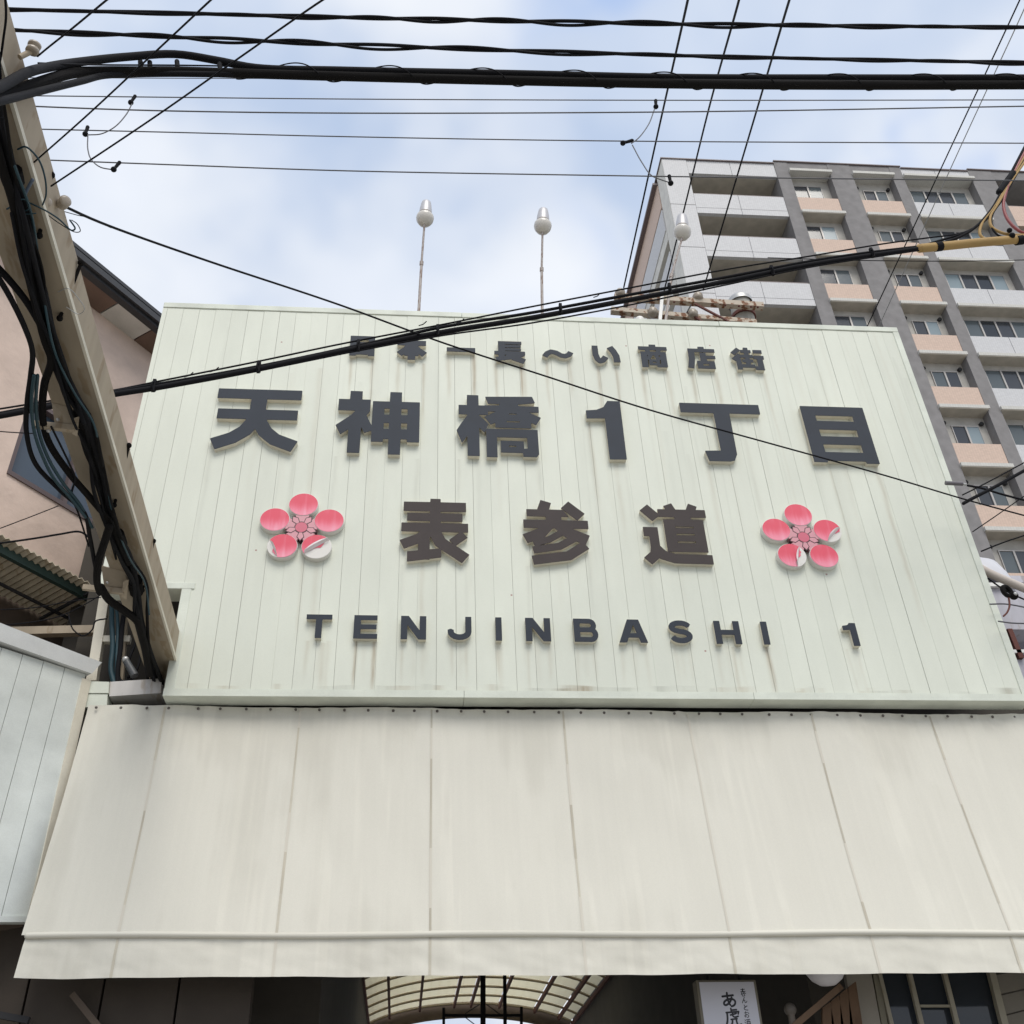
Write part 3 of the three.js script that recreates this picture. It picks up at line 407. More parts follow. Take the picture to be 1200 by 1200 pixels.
function outline(strokes, h, grow = 0) {                     // marching squares over the stroke field -> shapes with holes
  let x0 = 99, x1 = -99, y0 = 99, y1 = -99; const see = (x, y, w) => { x0 = Math.min(x0, x - w); x1 = Math.max(x1, x + w); y0 = Math.min(y0, y - w); y1 = Math.max(y1, y + w); };
  for (const s of strokes) { if (s.t === 'R') { if (!s.hole) { see(s.x0, s.y0, 0); see(s.x1, s.y1, 0); } } else for (const [x, y] of s.p) see(x, y, s.w ?? 0); }
  x0 -= 3 * h; y0 -= 3 * h; const nx = Math.ceil((x1 - x0) / h) + 4, ny = Math.ceil((y1 - y0) / h) + 4, F = new Float32Array(nx * ny);
  for (let j = 0; j < ny; j++) for (let i = 0; i < nx; i++) F[j * nx + i] = field(strokes, x0 + i * h, y0 + j * h) + grow || 1e-7;
  const next = new Map(), P = (i, j, k, l) => { const a = F[j * nx + i], b = F[l * nx + k], t = a / (a - b); return [x0 + (i + (k - i) * t) * h, y0 + (j + (l - j) * t) * h]; };
  const key = (i, j, e) => (j * nx + i) * 2 + e, pt = new Map();
  for (let j = 0; j + 1 < ny; j++) for (let i = 0; i + 1 < nx; i++) {
    const c = (F[j * nx + i] > 0 ? 1 : 0) | (F[j * nx + i + 1] > 0 ? 2 : 0) | (F[(j + 1) * nx + i + 1] > 0 ? 4 : 0) | (F[(j + 1) * nx + i] > 0 ? 8 : 0);
    const E = [() => { const k = key(i, j, 0); pt.set(k, P(i, j, i + 1, j)); return k; }, () => { const k = key(i + 1, j, 1); pt.set(k, P(i + 1, j, i + 1, j + 1)); return k; }, () => { const k = key(i, j + 1, 0); pt.set(k, P(i, j + 1, i + 1, j + 1)); return k; }, () => { const k = key(i, j, 1); pt.set(k, P(i, j, i, j + 1)); return k; }];
    for (const [a, b] of [[], [[0, 3]], [[1, 0]], [[1, 3]], [[2, 1]], [[0, 3], [2, 1]], [[2, 0]], [[2, 3]], [[3, 2]], [[0, 2]], [[1, 0], [3, 2]], [[1, 2]], [[3, 1]], [[0, 1]], [[3, 0]], []][c]) next.set(E[a](), E[b]());
  }
  const loops = [];
  while (next.size) {
    const k0 = next.keys().next().value, lp = []; let k = k0; while (next.has(k)) { lp.push(pt.get(k)); const n = next.get(k); next.delete(k); k = n; }
    if (lp.length < 4) continue;
    const keep = [], tol = h * 0.16; let a = 0;               // drop points on straight runs
    keep.push(lp[0]);
    for (let b = 2; b <= lp.length; b++) { const B = lp[b % lp.length], A = lp[a]; let bad = false; for (let m = a + 1; m < b; m++) { const l = Math.hypot(B[0] - A[0], B[1] - A[1]) || 1e-9; if (Math.abs((B[0] - A[0]) * (lp[m][1] - A[1]) - (B[1] - A[1]) * (lp[m][0] - A[0])) / l > tol) { bad = true; break; } } if (bad) { a = b - 1; keep.push(lp[a]); } }
    if (keep.length > 2) loops.push(keep);
  }
  const area = p => p.reduce((s, [x, y], i) => { const [u, v] = p[(i + 1) % p.length]; return s + x * v - u * y; }, 0) / 2;
  const as = loops.map(area), sign = Math.sign(as.reduce((m, a) => Math.abs(a) > Math.abs(m) ? a : m, 0)), vec = p => p.map(([x, y]) => new THREE.Vector2(x, y));
  const shapes = loops.filter((p, i) => Math.sign(as[i]) === sign && Math.abs(as[i]) > h * h).map(p => ({ p, s: new THREE.Shape(vec(p)) }));
  const inside = (x, y, p) => { let c = false; for (let i = 0, j = p.length - 1; i < p.length; j = i++) if ((p[i][1] > y) !== (p[j][1] > y) && x < (p[j][0] - p[i][0]) * (y - p[i][1]) / (p[j][1] - p[i][1]) + p[i][0]) c = !c; return c; };
  loops.forEach((p, i) => { if (Math.sign(as[i]) !== sign && Math.abs(as[i]) > h * h) { const o = shapes.filter(s => inside(p[0][0], p[0][1], s.p)).sort((a, b) => Math.abs(area(a.p)) - Math.abs(area(b.p)))[0]; if (o) o.s.holes.push(new THREE.Path(vec(p))); } });
  return shapes.map(s => s.s);
}
const boardTex = (() => {                                    // run-off stains under the letters, specks, dirt on the bottom seam
  const W = 2048, H = 1200, mx = 9.6, my = 5.5, ox = -3.3, oy = 5.8, A = new Float32Array(W * H), B = new Float32Array(W * H);
  const streak = (x, yt, len, w, k, warm) => {
    const i0 = Math.floor((x - w * 2.5 - ox) / mx * W), i1 = Math.ceil((x + w * 2.5 - ox) / mx * W), ph = hash(Math.round(x * 100), Math.round(yt * 100), 3) * 50;
    for (let j = Math.max(0, Math.floor((yt - len - oy) / my * H)); j < Math.min(H, (yt - oy) / my * H); j++) for (let i = Math.max(0, i0); i < Math.min(W, i1); i++) {
      const px = ox + (i + 0.5) / W * mx, py = oy + (j + 0.5) / H * my, wob = (noise(py * 3 + ph, ph, 61) - 0.5) * w * 0.9, q = (px - x - wob) / w, t = (yt - py) / len;
      const a = k * Math.exp(-q * q) * (0.55 + 0.45 * noise(py * 9 + ph, px * 60, 63)) * ss(1, 0.55, t); (warm ? B : A)[j * W + i] += a;
    }
  };
  const low = (s, x) => { let y = 99; for (const q of s) { if (q.hole) continue; const ps = q.t === 'R' ? [[q.x0, q.y0], [q.x1, q.y0]] : q.p; for (const [a, b] of ps) if (Math.abs(a - x) < 0.2) y = Math.min(y, b - (q.w ?? 0) * 0.3); } return y; };
  for (const [ch, row, s] of GLYPHS) {
    let x0 = 99, x1 = -99; for (const q of s) { if (q.hole) continue; for (const [a] of (q.t === 'R' ? [[q.x0], [q.x1]] : q.p)) { x0 = Math.min(x0, a); x1 = Math.max(x1, a); } }
    const k = { 1: 0.16, 2: 0.055, 3: 0.045, 4: 0.085 }[row], len = { 1: 0.95, 2: 1.3, 3: 1.0, 4: 0.62 }[row];
    const strong = x0 < 1.6 || '商店街〜い'.includes(ch) ? 1 : 0.6;
    for (const x of [x0 + 0.02, x1 - 0.02]) { const y = low(s, x); if (y < 90) { streak(x, y - 0.01, len * (0.7 + 0.5 * rnd()), 0.016 + 0.01 * rnd(), k * strong * (0.6 + 0.7 * rnd()), row === 1 || row === 4); streak(x + (rnd() - 0.5) * 0.05, y, len * 0.5, 0.03, k * 0.4 * strong, true); } }
    if (row > 1) { const x = (x0 + x1) / 2; streak(x, low(s, x), len * 0.8, 0.03, k * 0.5, true); }
  }
  for (const [x, y, l, w, k] of [[-0.36, 6.5, 0.6, 0.02, 0.28], [-0.55, 6.5, 0.55, 0.015, 0.25], [-0.88, 6.48, 0.6, 0.03, 0.12], [1.28, 10.36, 0.62, 0.012, 0.4], [0.7, 10.5, 0.8, 0.015, 0.25], [2.06, 9.46, 1.5, 0.02, 0.14], [2.32, 8.86, 1.2, 0.03, 0.08], [5.42, 8.9, 2.4, 0.03, 0.13], [4.85, 8.9, 1.6, 0.015, 0.1], [3.4, 8.86, 1.4, 0.03, 0.08], [-1.0, 7.5, 1.3, 0.03, 0.07], [-1.15, 7.5, 1.2, 0.02, 0.08], [3.3, 6.5, 0.6, 0.02, 0.16], [3.66, 6.5, 0.6, 0.018, 0.18], [0.1, 7.45, 1.2, 0.025, 0.1], [1.16, 10.78, 0.1, 0.12, 0.14]]) streak(x, y, l, w, k, true);
  for (let i = 0; i < 60; i++) streak(-3.2 + rnd() * 9.4, 11.25 - rnd() * 2, 1 + rnd() * 2.4, 0.01 + rnd() * 0.03, 0.012 + rnd() * 0.03, rnd() > 0.5);
  for (let i = 0; i < 46; i++) { const x = -2.3 + rnd() * 8.5; streak(x, botY(x) + 0.1 + rnd() * 0.05, 0.13, 0.02 + rnd() * 0.12, 0.04 + rnd() * 0.14 * (x < 3 ? 1 : 0.4), rnd() > 0.5); }
  const t = tex(W, H, (i, j) => {
    const px = ox + i / W * mx, py = oy + j / H * my, m = fbm(px * 1.3, py * 0.8, 71, 4), f = hash(i, j, 5), n = fbm(px * 9, py * 2.2, 75, 3);
    const v = 0.97 + (m - 0.5) * 0.05 + (f - 0.5) * 0.02 + (n - 0.5) * 0.025, a = clamp(A[j * W + i], 0, 0.7), b = clamp(B[j * W + i], 0, 0.6), sp = hash(i >> 2, j >> 2, 17) > 0.99993 ? 0.35 : 0;
    return [v - a * 0.8 - b * 0.52 - sp * 0.6, v - a * 0.8 - b * 0.66 - sp, v * 0.995 - a * 0.82 - b * 0.78 - sp];
  });
  t.wrapS = t.wrapT = THREE.ClampToEdgeWrapping; t.repeat.set(1 / mx, 1 / my); t.offset.set(-ox / mx, -oy / my); return t;
})();
const sign = thing('sign_board', 'large pale green panelled gate sign with dark raised characters and plum blossoms', 'sign board');
{
  const pm = [0.985, 1, 1.012].map(k => S(0.715 * k, 0.74 * k, 0.65 * k, 0.6, { map: boardTex }));
  const first = -3.144, pitch = 0.2001;
  for (let i = -1; i < 47; i++) {
    const gap = j => 0.0004 + 0.0016 * hash(j, 5, 77), a = Math.max(first + i * pitch + gap(i), BX0), b = Math.min(first + (i + 1) * pitch - gap(i + 1), BX1 - 0.08); if (b - a < 0.02) continue;
    const lo = a < LX0 - 0.01 ? STEP + 0.04 : botY((a + b) / 2) + 0.075;
    part('panel', box(a, b, lo, BTOP - 0.09, BZ - 0.012, BZ - 0.0012 * (i * 7 % 3)), pm[(i * 5 + 7) % 3], sign);
  }
  part('backing', [box(BX0 + 0.02, LX0, STEP + 0.02, BTOP - 0.02, BZ - 0.25, BZ - 0.0135), box(LX0, BX1 - 0.02, 5.95, BTOP - 0.02, BZ - 0.25, BZ - 0.0135)], S(0.4, 0.41, 0.37, 0.7), sign);
  part('top_trim', [rbox(BX0, 0.55, BTOP - 0.085, BTOP, BZ - 0.28, BZ + 0.012), rbox(0.553, 3.9, BTOP - 0.088, BTOP - 0.003, BZ - 0.28, BZ + 0.012), rbox(3.903, BX1, BTOP - 0.085, BTOP, BZ - 0.28, BZ + 0.012)], M.trim, sign);
  part('side_trim', rbox(BX1 - 0.08, BX1, botY(6) + 0.07, BTOP - 0.087, BZ - 0.28, BZ + 0.011), M.trim, sign);
  part('side_trim', rbox(LX0, LX0 + 0.1, botY(-2.3) + 0.07, STEP + 0.04, BZ - 0.26, BZ + 0.008), M.trim, sign);
  part('notch_trim', rbox(BX0 + 0.05, LX0 + 0.13, STEP - 0.005, STEP + 0.07, BZ - 0.26, BZ + 0.011), M.trim, sign);
  const q = (x0, x1, z0, z1, dy0, dy1) => hexa([V(x0, botY(x0) + dy0, z1), V(x1, botY(x1) + dy0, z1), V(x1, botY(x1) + dy1, z1), V(x0, botY(x0) + dy1, z1)], V(0, 0, z0 - z1));
  for (const [a, b] of [[LX0, 0.53], [0.534, 3.42], [3.424, BX1]]) part('bottom_trim', q(a, b, BZ - 0.2, BZ + 0.012, 0, 0.075), M.trim, sign);
  // raised characters
  const D = 0.068;
  for (const [ch, row, s] of GLYPHS) {
    const h = row === 2 ? 0.0075 : row === 3 ? 0.006 : 0.0045, sh = outline(s, h), shf = outline(s, h, 0.0022);
    const d = row === 2 ? D : row === 3 ? D * 0.9 : D * 0.9;
    const ret = part('letter', new THREE.ExtrudeGeometry(sh, { depth: d, bevelEnabled: false }).translate(0, 0, BZ - 0.004), M.cream, sign);
    ret.userData.label = (row === 3 ? 'brown raised character ' : 'dark blue raised character ') + ch;
    part('letter_face', metric(new THREE.ExtrudeGeometry(shf, { depth: 0.006, bevelEnabled: false }).translate(0, 0, BZ + d - 0.0085)), row === 3 ? M.brown : M.face, ret);
  }
}
// plum blossoms
{
  const redTex = (k) => tex(128, 128, (i, j) => {            // red film, paler towards a ragged lower border
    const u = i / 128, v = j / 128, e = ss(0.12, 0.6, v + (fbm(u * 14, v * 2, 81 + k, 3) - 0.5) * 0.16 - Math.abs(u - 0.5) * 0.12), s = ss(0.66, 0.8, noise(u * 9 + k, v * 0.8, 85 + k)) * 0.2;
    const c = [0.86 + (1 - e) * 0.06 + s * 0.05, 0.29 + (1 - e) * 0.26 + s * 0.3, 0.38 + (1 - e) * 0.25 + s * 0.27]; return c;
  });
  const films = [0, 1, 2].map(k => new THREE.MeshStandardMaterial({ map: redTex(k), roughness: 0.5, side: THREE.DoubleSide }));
  const pale = S(0.62, 0.29, 0.33, 0.35), baseMat = S(0.7, 0.68, 0.64, 0.45), line = S(0.05, 0.02, 0.025, 0.5);
  function blossom(cx, cy, peel, name) {
    const e = new THREE.Group(); e.name = 'plum_emblem'; e.userData.label = name; e.position.set(cx, cy, BZ); sign.add(e);
    const r = 0.157, R0 = 0.305;
    [90, 162, 18, 234, 306].forEach((deg, k) => {
      const a = deg * Math.PI / 180, px = R0 * Math.cos(a), py = R0 * Math.sin(a) * 0.985, ring = [];
      for (let i = 0; i < 40; i++) ring.push([px + r * Math.cos(i * Math.PI / 20), py + r * 0.94 * Math.sin(i * Math.PI / 20)]);
      const disc = new THREE.Shape(ring.map(([x, y]) => new THREE.Vector2(x, y)));
      part('petal', metric(new THREE.ExtrudeGeometry(disc, { depth: 0.062, bevelEnabled: true, bevelSize: 0.004, bevelThickness: 0.004, bevelSegments: 1 })), baseMat, e);
      const z = 0.0675 + k * 0.0006, pl = peel[k];
      let pts = ring.map(([x, y]) => [px + (x - px) * 0.985, py + (y - py) * 0.985]);
      const uvp = (g) => { const p = g.attributes.position, uv = g.attributes.uv; for (let i = 0; i < p.count; i++) uv.setXY(i, (p.getX(i) - px) / (2.3 * r) + 0.5, (p.getY(i) - py) / (2.3 * r) + 0.5); return g; };
      if (pl) {                                              // film cut along a chord, the loose corner folded back
        const n = [Math.cos(pl[0] * Math.PI / 180), Math.sin(pl[0] * Math.PI / 180)], off = pl[1] * r, dist = ([x, y]) => (x - px) * n[0] + (y - py) * n[1] - off;
        const keep = [], cut = [];
        pts.forEach((p, i) => { const q = pts[(i + 1) % pts.length], a0 = dist(p), b0 = dist(q); (a0 <= 0 ? keep : cut).push(p); if (a0 * b0 < 0) { const t = a0 / (a0 - b0), c = [p[0] + (q[0] - p[0]) * t, p[1] + (q[1] - p[1]) * t]; keep.push(c); cut.push(c); } });
        {                                                      // torn, uneven edge where the film has let go
          const k2 = []; keep.forEach((p, i) => { const q = keep[(i + 1) % keep.length]; k2.push(p); if (Math.abs(dist(p)) < 1e-6 && Math.abs(dist(q)) < 1e-6) for (let m = 1; m < 12; m++) { const t = m / 12, w = (hash(m, k, 55 + (cx > 0 ? 9 : 0)) - 0.5) * 0.02 + 0.02 * Math.sin(t * 7 + k); k2.push([p[0] + (q[0] - p[0]) * t + n[0] * w, p[1] + (q[1] - p[1]) * t + n[1] * w]); } });
          pts = k2;
        }
        const cen = [cut.reduce((s, p) => s + p[0], 0) / cut.length, cut.reduce((s, p) => s + p[1], 0) / cut.length], fl = cut.concat([cen]);
        const P = fl.map(p => { const d = dist(p), k2 = pl[2]; return [p[0] - n[0] * d * (1 + k2), p[1] - n[1] * d * (1 + k2), z + 0.003 + Math.sin(Math.min(1, d / 0.09) * 2.4) * 0.035]; });
        const pos = [], c = P.length - 1; for (let i = 0; i < c; i++) { const j = (i + 1) % c; pos.push(...P[i], ...P[j], ...P[c]); }
        const g = new THREE.BufferGeometry(); g.setAttribute('position', new THREE.Float32BufferAttribute(pos, 3)); g.setAttribute('uv', new THREE.Float32BufferAttribute(new Float32Array(pos.length / 3 * 2), 2)); g.computeVertexNormals(); part('peeling_film', g, M.film, e);
      }
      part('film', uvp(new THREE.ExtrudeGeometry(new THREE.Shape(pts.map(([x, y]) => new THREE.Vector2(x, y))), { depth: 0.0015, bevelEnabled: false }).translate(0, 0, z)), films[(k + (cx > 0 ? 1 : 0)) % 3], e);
      const c = Math.cos(a), s = Math.sin(a), N = [[R0 - r * 0.95, 0.075], [0.07, 0.028]], nk = new THREE.Shape([[1, 1], [1, -1], [0, 0]].length ? [new THREE.Vector2(c * N[0][0] - s * N[0][1], s * N[0][0] + c * N[0][1]), new THREE.Vector2(c * N[1][0] - s * N[1][1], s * N[1][0] + c * N[1][1]), new THREE.Vector2(c * N[1][0] + s * N[1][1], s * N[1][0] - c * N[1][1]), new THREE.Vector2(c * N[0][0] + s * N[0][1], s * N[0][0] - c * N[0][1])] : []);
      part('petal_neck', new THREE.ExtrudeGeometry(nk, { depth: 0.064, bevelEnabled: false }), pale, e);
    });
    for (const deg of [126, 54, 198, 342, 270]) {             // stamens: outlined pointed plates
      const a = deg * Math.PI / 180, T = ([u, w]) => new THREE.Vector2(Math.cos(a) * u - Math.sin(a) * w, Math.sin(a) * u + Math.cos(a) * w);
      const out = [[0.062, 0.022], [0.125, 0.042], [0.178, 0], [0.125, -0.042], [0.062, -0.022]], inn = [[0.068, 0.015], [0.122, 0.033], [0.164, 0], [0.122, -0.033], [0.068, -0.015]];
      part('stamen_outline', new THREE.ExtrudeGeometry(new THREE.Shape(out.map(T)), { depth: 0.0655, bevelEnabled: false }), line, e);
      part('stamen', new THREE.ExtrudeGeometry(new THREE.Shape(inn.map(T)), { depth: 0.0668, bevelEnabled: false }), pale, e);
    }
    part('core_outline', rod(V(0, 0, 0), V(0, 0, 0.0662), 0.075, 0.075, 28), line, e); part('core', rod(V(0, 0, 0), V(0, 0, 0.068), 0.064, 0.064, 28), S(0.6, 0.13, 0.19, 0.3), e);
  }
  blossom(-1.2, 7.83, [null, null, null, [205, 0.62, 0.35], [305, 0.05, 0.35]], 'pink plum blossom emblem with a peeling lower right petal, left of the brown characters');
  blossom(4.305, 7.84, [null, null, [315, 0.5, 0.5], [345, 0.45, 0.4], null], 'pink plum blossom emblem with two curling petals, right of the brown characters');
}
settle(sign, V(1.5, 5.9, BZ));

// ------------------------------------------------------------------ awning
{
  const g = thing('awning', 'wide stained cream fabric awning with a hanging valance below the sign board', 'awning');
  const yt = 5.86, zt = -9.46, yb = 3.7, zb = -9.2, x0 = -3.09, xs = [-3.09, -2.355, -1.06, 0.22, 1.52, 2.78, 4.03, 5.27, 6.56, 7.86];
  const H = yt - yb;
  const T = (() => {
    const W = 2048, Hh2 = 512; const t = tex(W, Hh2, (i, j) => {
      const x = i / W * 11, v = j / Hh2, n = fbm(x * 1.4, v * 2.4, 91, 5), st = fbm(x * 7, v * 0.9, 95, 4), st2 = fbm(x * 22, v * 1.6, 99, 3), f = hash(i, j, 13);
      const grime = ss(0.5, 0.7, n * 0.6 + st * 0.25 + st2 * 0.15 + (v > 0.72 ? (v - 0.72) * 0.7 : 0)) * 0.05, lightRun = ss(0.6, 0.75, st) * ss(0.2, 0.5, n) * 0.03;
      const val = 0.95 - grime + lightRun + (st2 - 0.5) * 0.02 + (n - 0.5) * 0.04 + (f - 0.5) * 0.02; return [val, val * 0.995 - grime * 0.03, val * 0.975 - grime * 0.1];
    }); t.repeat.set(1 / 11, 1 / 2.6); return t;
  })();
  const cloth = S(0.73, 0.715, 0.655, 0.62, { map: T, side: THREE.DoubleSide });
  const edge = x => x < -2.9 ? 1 : 0;
  const wob = (x, v) => 0.02 * Math.exp((v - 1) / 0.07) * (fbm(x * 13 + v * 18, v * 5, 121, 2) - 0.5) * ss(0.35, 0.7, noise(x * 1.1, 3, 122)) * 2 + 0.014 * Math.sin(x * 2.9 + v * 2) * v + 0.03 * (fbm(x * 2.2, v * 1.7, 101, 3) - 0.5) + 0.022 * (fbm(x * 6, v * 1.1, 104, 3) - 0.5) * Math.pow(v, 1.5) + 0.028 * Math.exp(-(((v - 0.985) / 0.05) ** 2)) * (fbm(x * 9 - v * 30, v * 9, 107, 2) - 0.5);
  const surf = (x, v) => { const left = x0 - 0.03 * (1 - v); const xx = x < -3.0 ? x - 0.04 * (1 - v) : x; return V(xx, yb + H * v, zb + (zt - zb) * v + wob(x, v) - 0.03 * Math.sin(Math.PI * v)); };
  function sheet(a, b, nu, nv, fn) {
    const pos = [], uv = [], idx = [];
    for (let j = 0; j <= nv; j++) for (let i = 0; i <= nu; i++) { const x = a + (b - a) * i / nu, v = j / nv, p = fn(x, v); pos.push(p.x, p.y, p.z); uv.push(x + 3.1, p.y - 3.3); }
    for (let j = 0; j < nv; j++) for (let i = 0; i < nu; i++) { const k = j * (nu + 1) + i; idx.push(k, k + 1, k + nu + 1, k + 1, k + nu + 2, k + nu + 1); }
    const q = new THREE.BufferGeometry(); q.setAttribute('position', new THREE.Float32BufferAttribute(pos, 3)); q.setAttribute('uv', new THREE.Float32BufferAttribute(uv, 2)); q.setIndex(idx); q.computeVertexNormals(); return q;
  }
  const vb = 3.375, hang = (x, v) => {                       // v 0 bottom .. 1 at the bar
    const sag = 0.0025 * Math.sin(x * 3.1) + 0.002 * Math.sin(x * 7.7 + 1), xx = x < -3.0 ? x - 0.025 + 0.01 * v : x;
    return V(xx, vb + sag * (1 - v) + (yb - 0.012 - vb) * v, zb - 0.022 + 0.02 * (1 - v) + (1 - v * v) * (0.022 * (fbm(x * 3.2, v * 1.5, 111, 3) - 0.5) + 0.014 * Math.sin(x * 5.3) * (x < -2.4 ? 1.6 : 0.6)) + 0.012 * (fbm(x * 8, v * 4, 117, 2) - 0.5));
  };
  for (let i = 0; i + 1 < xs.length; i++) { part('fabric_panel', sheet(xs[i], xs[i + 1], 26, 40, surf), cloth, g); part('valance', sheet(xs[i], xs[i + 1], 26, 12, hang), cloth, g); }
  // hem over the front bar
  const barPts = []; for (let x = x0 + 0.0; x <= 7.86; x += 0.35) barPts.push(V(x, yb + 0.0 + 0.006 * Math.sin(x * 2), zb - 0.012)); part('front_bar', tube(barPts, 0.026, 80, 10), cloth, g);
  // stitched seams with strips of old sealing tape
  const tapeMats = [S(0.53, 0.485, 0.4, 0.7, { map: mottle }), S(0.57, 0.53, 0.445, 0.7, { map: mottle }), S(0.6, 0.565, 0.485, 0.7)];
  xs.slice(1, -1).forEach((x, k) => {
    const cuts = [0.99, 0.9, 0.72 + 0.05 * rnd(), 0.5 + 0.1 * rnd(), 0.3 + 0.1 * rnd(), 0.1 + 0.08 * rnd(), 0];
    for (let i = 0; i + 1 < cuts.length; i++) { const a = cuts[i], b = cuts[i + 1], w = 0.016 + 0.007 * rnd(), m = tapeMats[k === 4 ? 2 : (i + k * 2) % 3]; part('seam_tape', sheet(x - w / 2, x + w / 2, 1, 10, (xx, v) => surf(xx, b + (a - b) * v).add(V(0, 0, 0.004))), m, g); }
    part('seam_tape', sheet(x - 0.011, x + 0.011, 1, 6, (xx, v) => hang(xx, v).add(V(0, 0, 0.004))), tapeMats[1 + k % 2], g);
  });
  part('top_rail', box(x0 + 0.0, 7.9, yt - 0.05, yt + 0.012, zt - 0.075, zt - 0.045), M.trim, g);
  for (let i = 0; i < 42; i++) { const x = -3.0 + i * 0.235 + (rnd() - 0.5) * 0.05; if (x < 7.5) part('bolt', lathe([[0.014, 0], [0.014, 0.006], [0.008, 0.012], [0, 0.012]], V(x, yt - 0.035, zt + 0.016), V(0, 0, 1), 8), S(0.1, 0.085, 0.075, 0.5), g); }
  for (const x of [-2.9, 0.2, 3.4, 6.4]) part('arm', rod(V(x, yb - 0.02, zb - 0.05), V(x, yb + 0.2, -10.15), 0.02), M.dark, g);
  settle(g, V(1.8, 3.375, -9.3));
}

// ------------------------------------------------------------------ white panelled fascia, lower left
{
  const g = thing('shop_fascia', 'white vertical-panel shop fascia with cap flashing at lower left', 'fascia');
  const P0 = at(110, 790, -9.5), n = V(0.742, 0, 0.671).normalize(), on = (x, y, o = 0) => { const d = ray(x, y); return EYE.clone().addScaledVector(d, P0.clone().sub(EYE).dot(n) / d.dot(n)).addScaledVector(n, o); };
  const back = n.clone().multiplyScalar(-0.03);
  const X = (k, y) => { const t = (y - 780) / (1071 - 780), top = 76 + 24.6 * k, bot = 2 + 31 * k; return top + (bot - top) * t; };   // joints
  for (let k = -4; k < 1; k++) { const yT = k => 774 + (X(k, 774) - 50.8) * 0.32; part('panel', hexa([on(X(k, 1074) + 0.5, 1074), on(X(k + 1, 1074) - 0.5, 1074), on(X(k + 1, 780) - 0.4, yT(k + 1)), on(X(k, 780) + 0.4, yT(k))], back.clone().multiplyScalar(1 + (k & 1) * 0.1)), M.siding, g); }
  part('edge_flashing', hexa([on(X(1, 1074) + 0.3, 1074, 0.012), on(X(1, 1074) + 13, 1074, 0.012), on(X(1, 800) + 10, 798, 0.012), on(X(1, 800) + 0.3, 795, 0.012)], back), M.cream, g);
  part('cap_flashing', [hexa([on(-70, 730, 0.05), on(104, 791, 0.05), on(116, 778, 0.05), on(-70, 706, 0.05)], n.clone().multiplyScalar(-0.2))], S(0.68, 0.69, 0.69, 0.5, { map: mottle }), g);
  part('bottom_flashing', hexa([on(-60, 1081, 0.02), on(36, 1081, 0.02), on(38, 1074, 0.02), on(-60, 1074, 0.02)], n.clone().multiplyScalar(-0.12)), M.siding, g);
  part('backing', hexa([on(-70, 1078, -0.035), on(33, 1078, -0.035), on(100, 787, -0.035), on(-70, 735, -0.035)], n.clone().multiplyScalar(-0.02)), S(0.1, 0.1, 0.1, 0.8), g);
  part('rear_body', hexa([on(-70, 1080, -0.06), on(32, 1080, -0.06), on(98, 790, -0.06), on(-70, 738, -0.06)], V(-0.3, 0, -0.9)), M.brownWall, g);
  settle(g);
}
{
  const g = thing('steel_stand', 'cream painted steel post and rail frame left of the sign board', 'steel frame'), z = -9.75, q = (x, y, d = 0) => at(x, y, z + d);
  part('post', bar(q(125, 690), q(108, 800), 0.1), M.cream, g); part('crossbar', bar(q(118, 750), q(153, 750), 0.07), M.cream, g); part('inner_post', bar(q(148, 700), q(141, 800), 0.06), M.beam, g);
  part('handrail', bar(q(-20, 742, -0.25), q(112, 739, -0.25), 0.09), M.beam, g); settle(g);
}
{
  const g = thing('beam_seat', 'stained white steel bracket under the cables at the beam end', 'bracket'), z = -9.52, q = (x, y, d = 0) => at(x, y, z + d);
  part('seat_plate', hexa([q(128, 816), q(189, 812), q(189, 795), q(129, 799)], V(0, 0.0, -0.3)), S(0.6, 0.58, 0.56, 0.5, { map: weather }), g);
  part('end_box', [hexa([q(94, 812, 0.03), q(127, 812, 0.03), q(128, 799, 0.03), q(97, 798, 0.03)], V(0, 0, -0.2))], M.trim, g);
  part('end_box', [hexa([q(90, 829, 0.02), q(125, 828, 0.02), q(126, 813.5, 0.02), q(95, 813, 0.02)], V(0, 0, -0.2))], M.trim, g);
  settle(g);
}

// ------------------------------------------------------------------ overhead steel beam, left
const BH = 6.26, bx = (z, o) => -1.845 + 0.0363 * z - o;       // o: distance left of the right edge of the silhouette
{
  const g = thing('steel_beam', 'long cream painted steel beam running overhead on the left towards the sign', 'beam');
  const z0 = 1.5, z1 = -9.72, e = o => [V(bx(z0, o), 0, z0), V(bx(z1, o), 0, z1)];
  const slab = (o0, o1, y0, y1) => { const [a, b] = e(o0), [c, d] = e(o1); return hexa([a.setY(y0), b.setY(y0), d.setY(y0), c.setY(y0)], V(0, y1 - y0, 0)); };
  part('web', slab(0.125, 0.41, BH + 0.022, BH + 0.325), M.beam, g);
  part('lower_flange', slab(0.115, 0.437, BH, BH + 0.022), M.beamDark, g);
  part('flange_lip', slab(0.105, 0.124, BH - 0.004, BH + 0.03), M.cream, g);
  for (const [a, b] of [[[95, 308], [70, 373]], [[151, 522], [134, 592]], [[180, 634], [167, 692]], [[60, 205], [46, 276]]]) { const p = atY(a[0], a[1], BH + 0.3), q = atY(b[0], b[1], BH - 0.03); part('tie_rod', [tube([p, p.clone().lerp(q, 0.5), q], 0.012, 8, 6), ball(p, 0.022), ball(q, 0.02)], M.blackDusty, g); }
  settle(g);
}
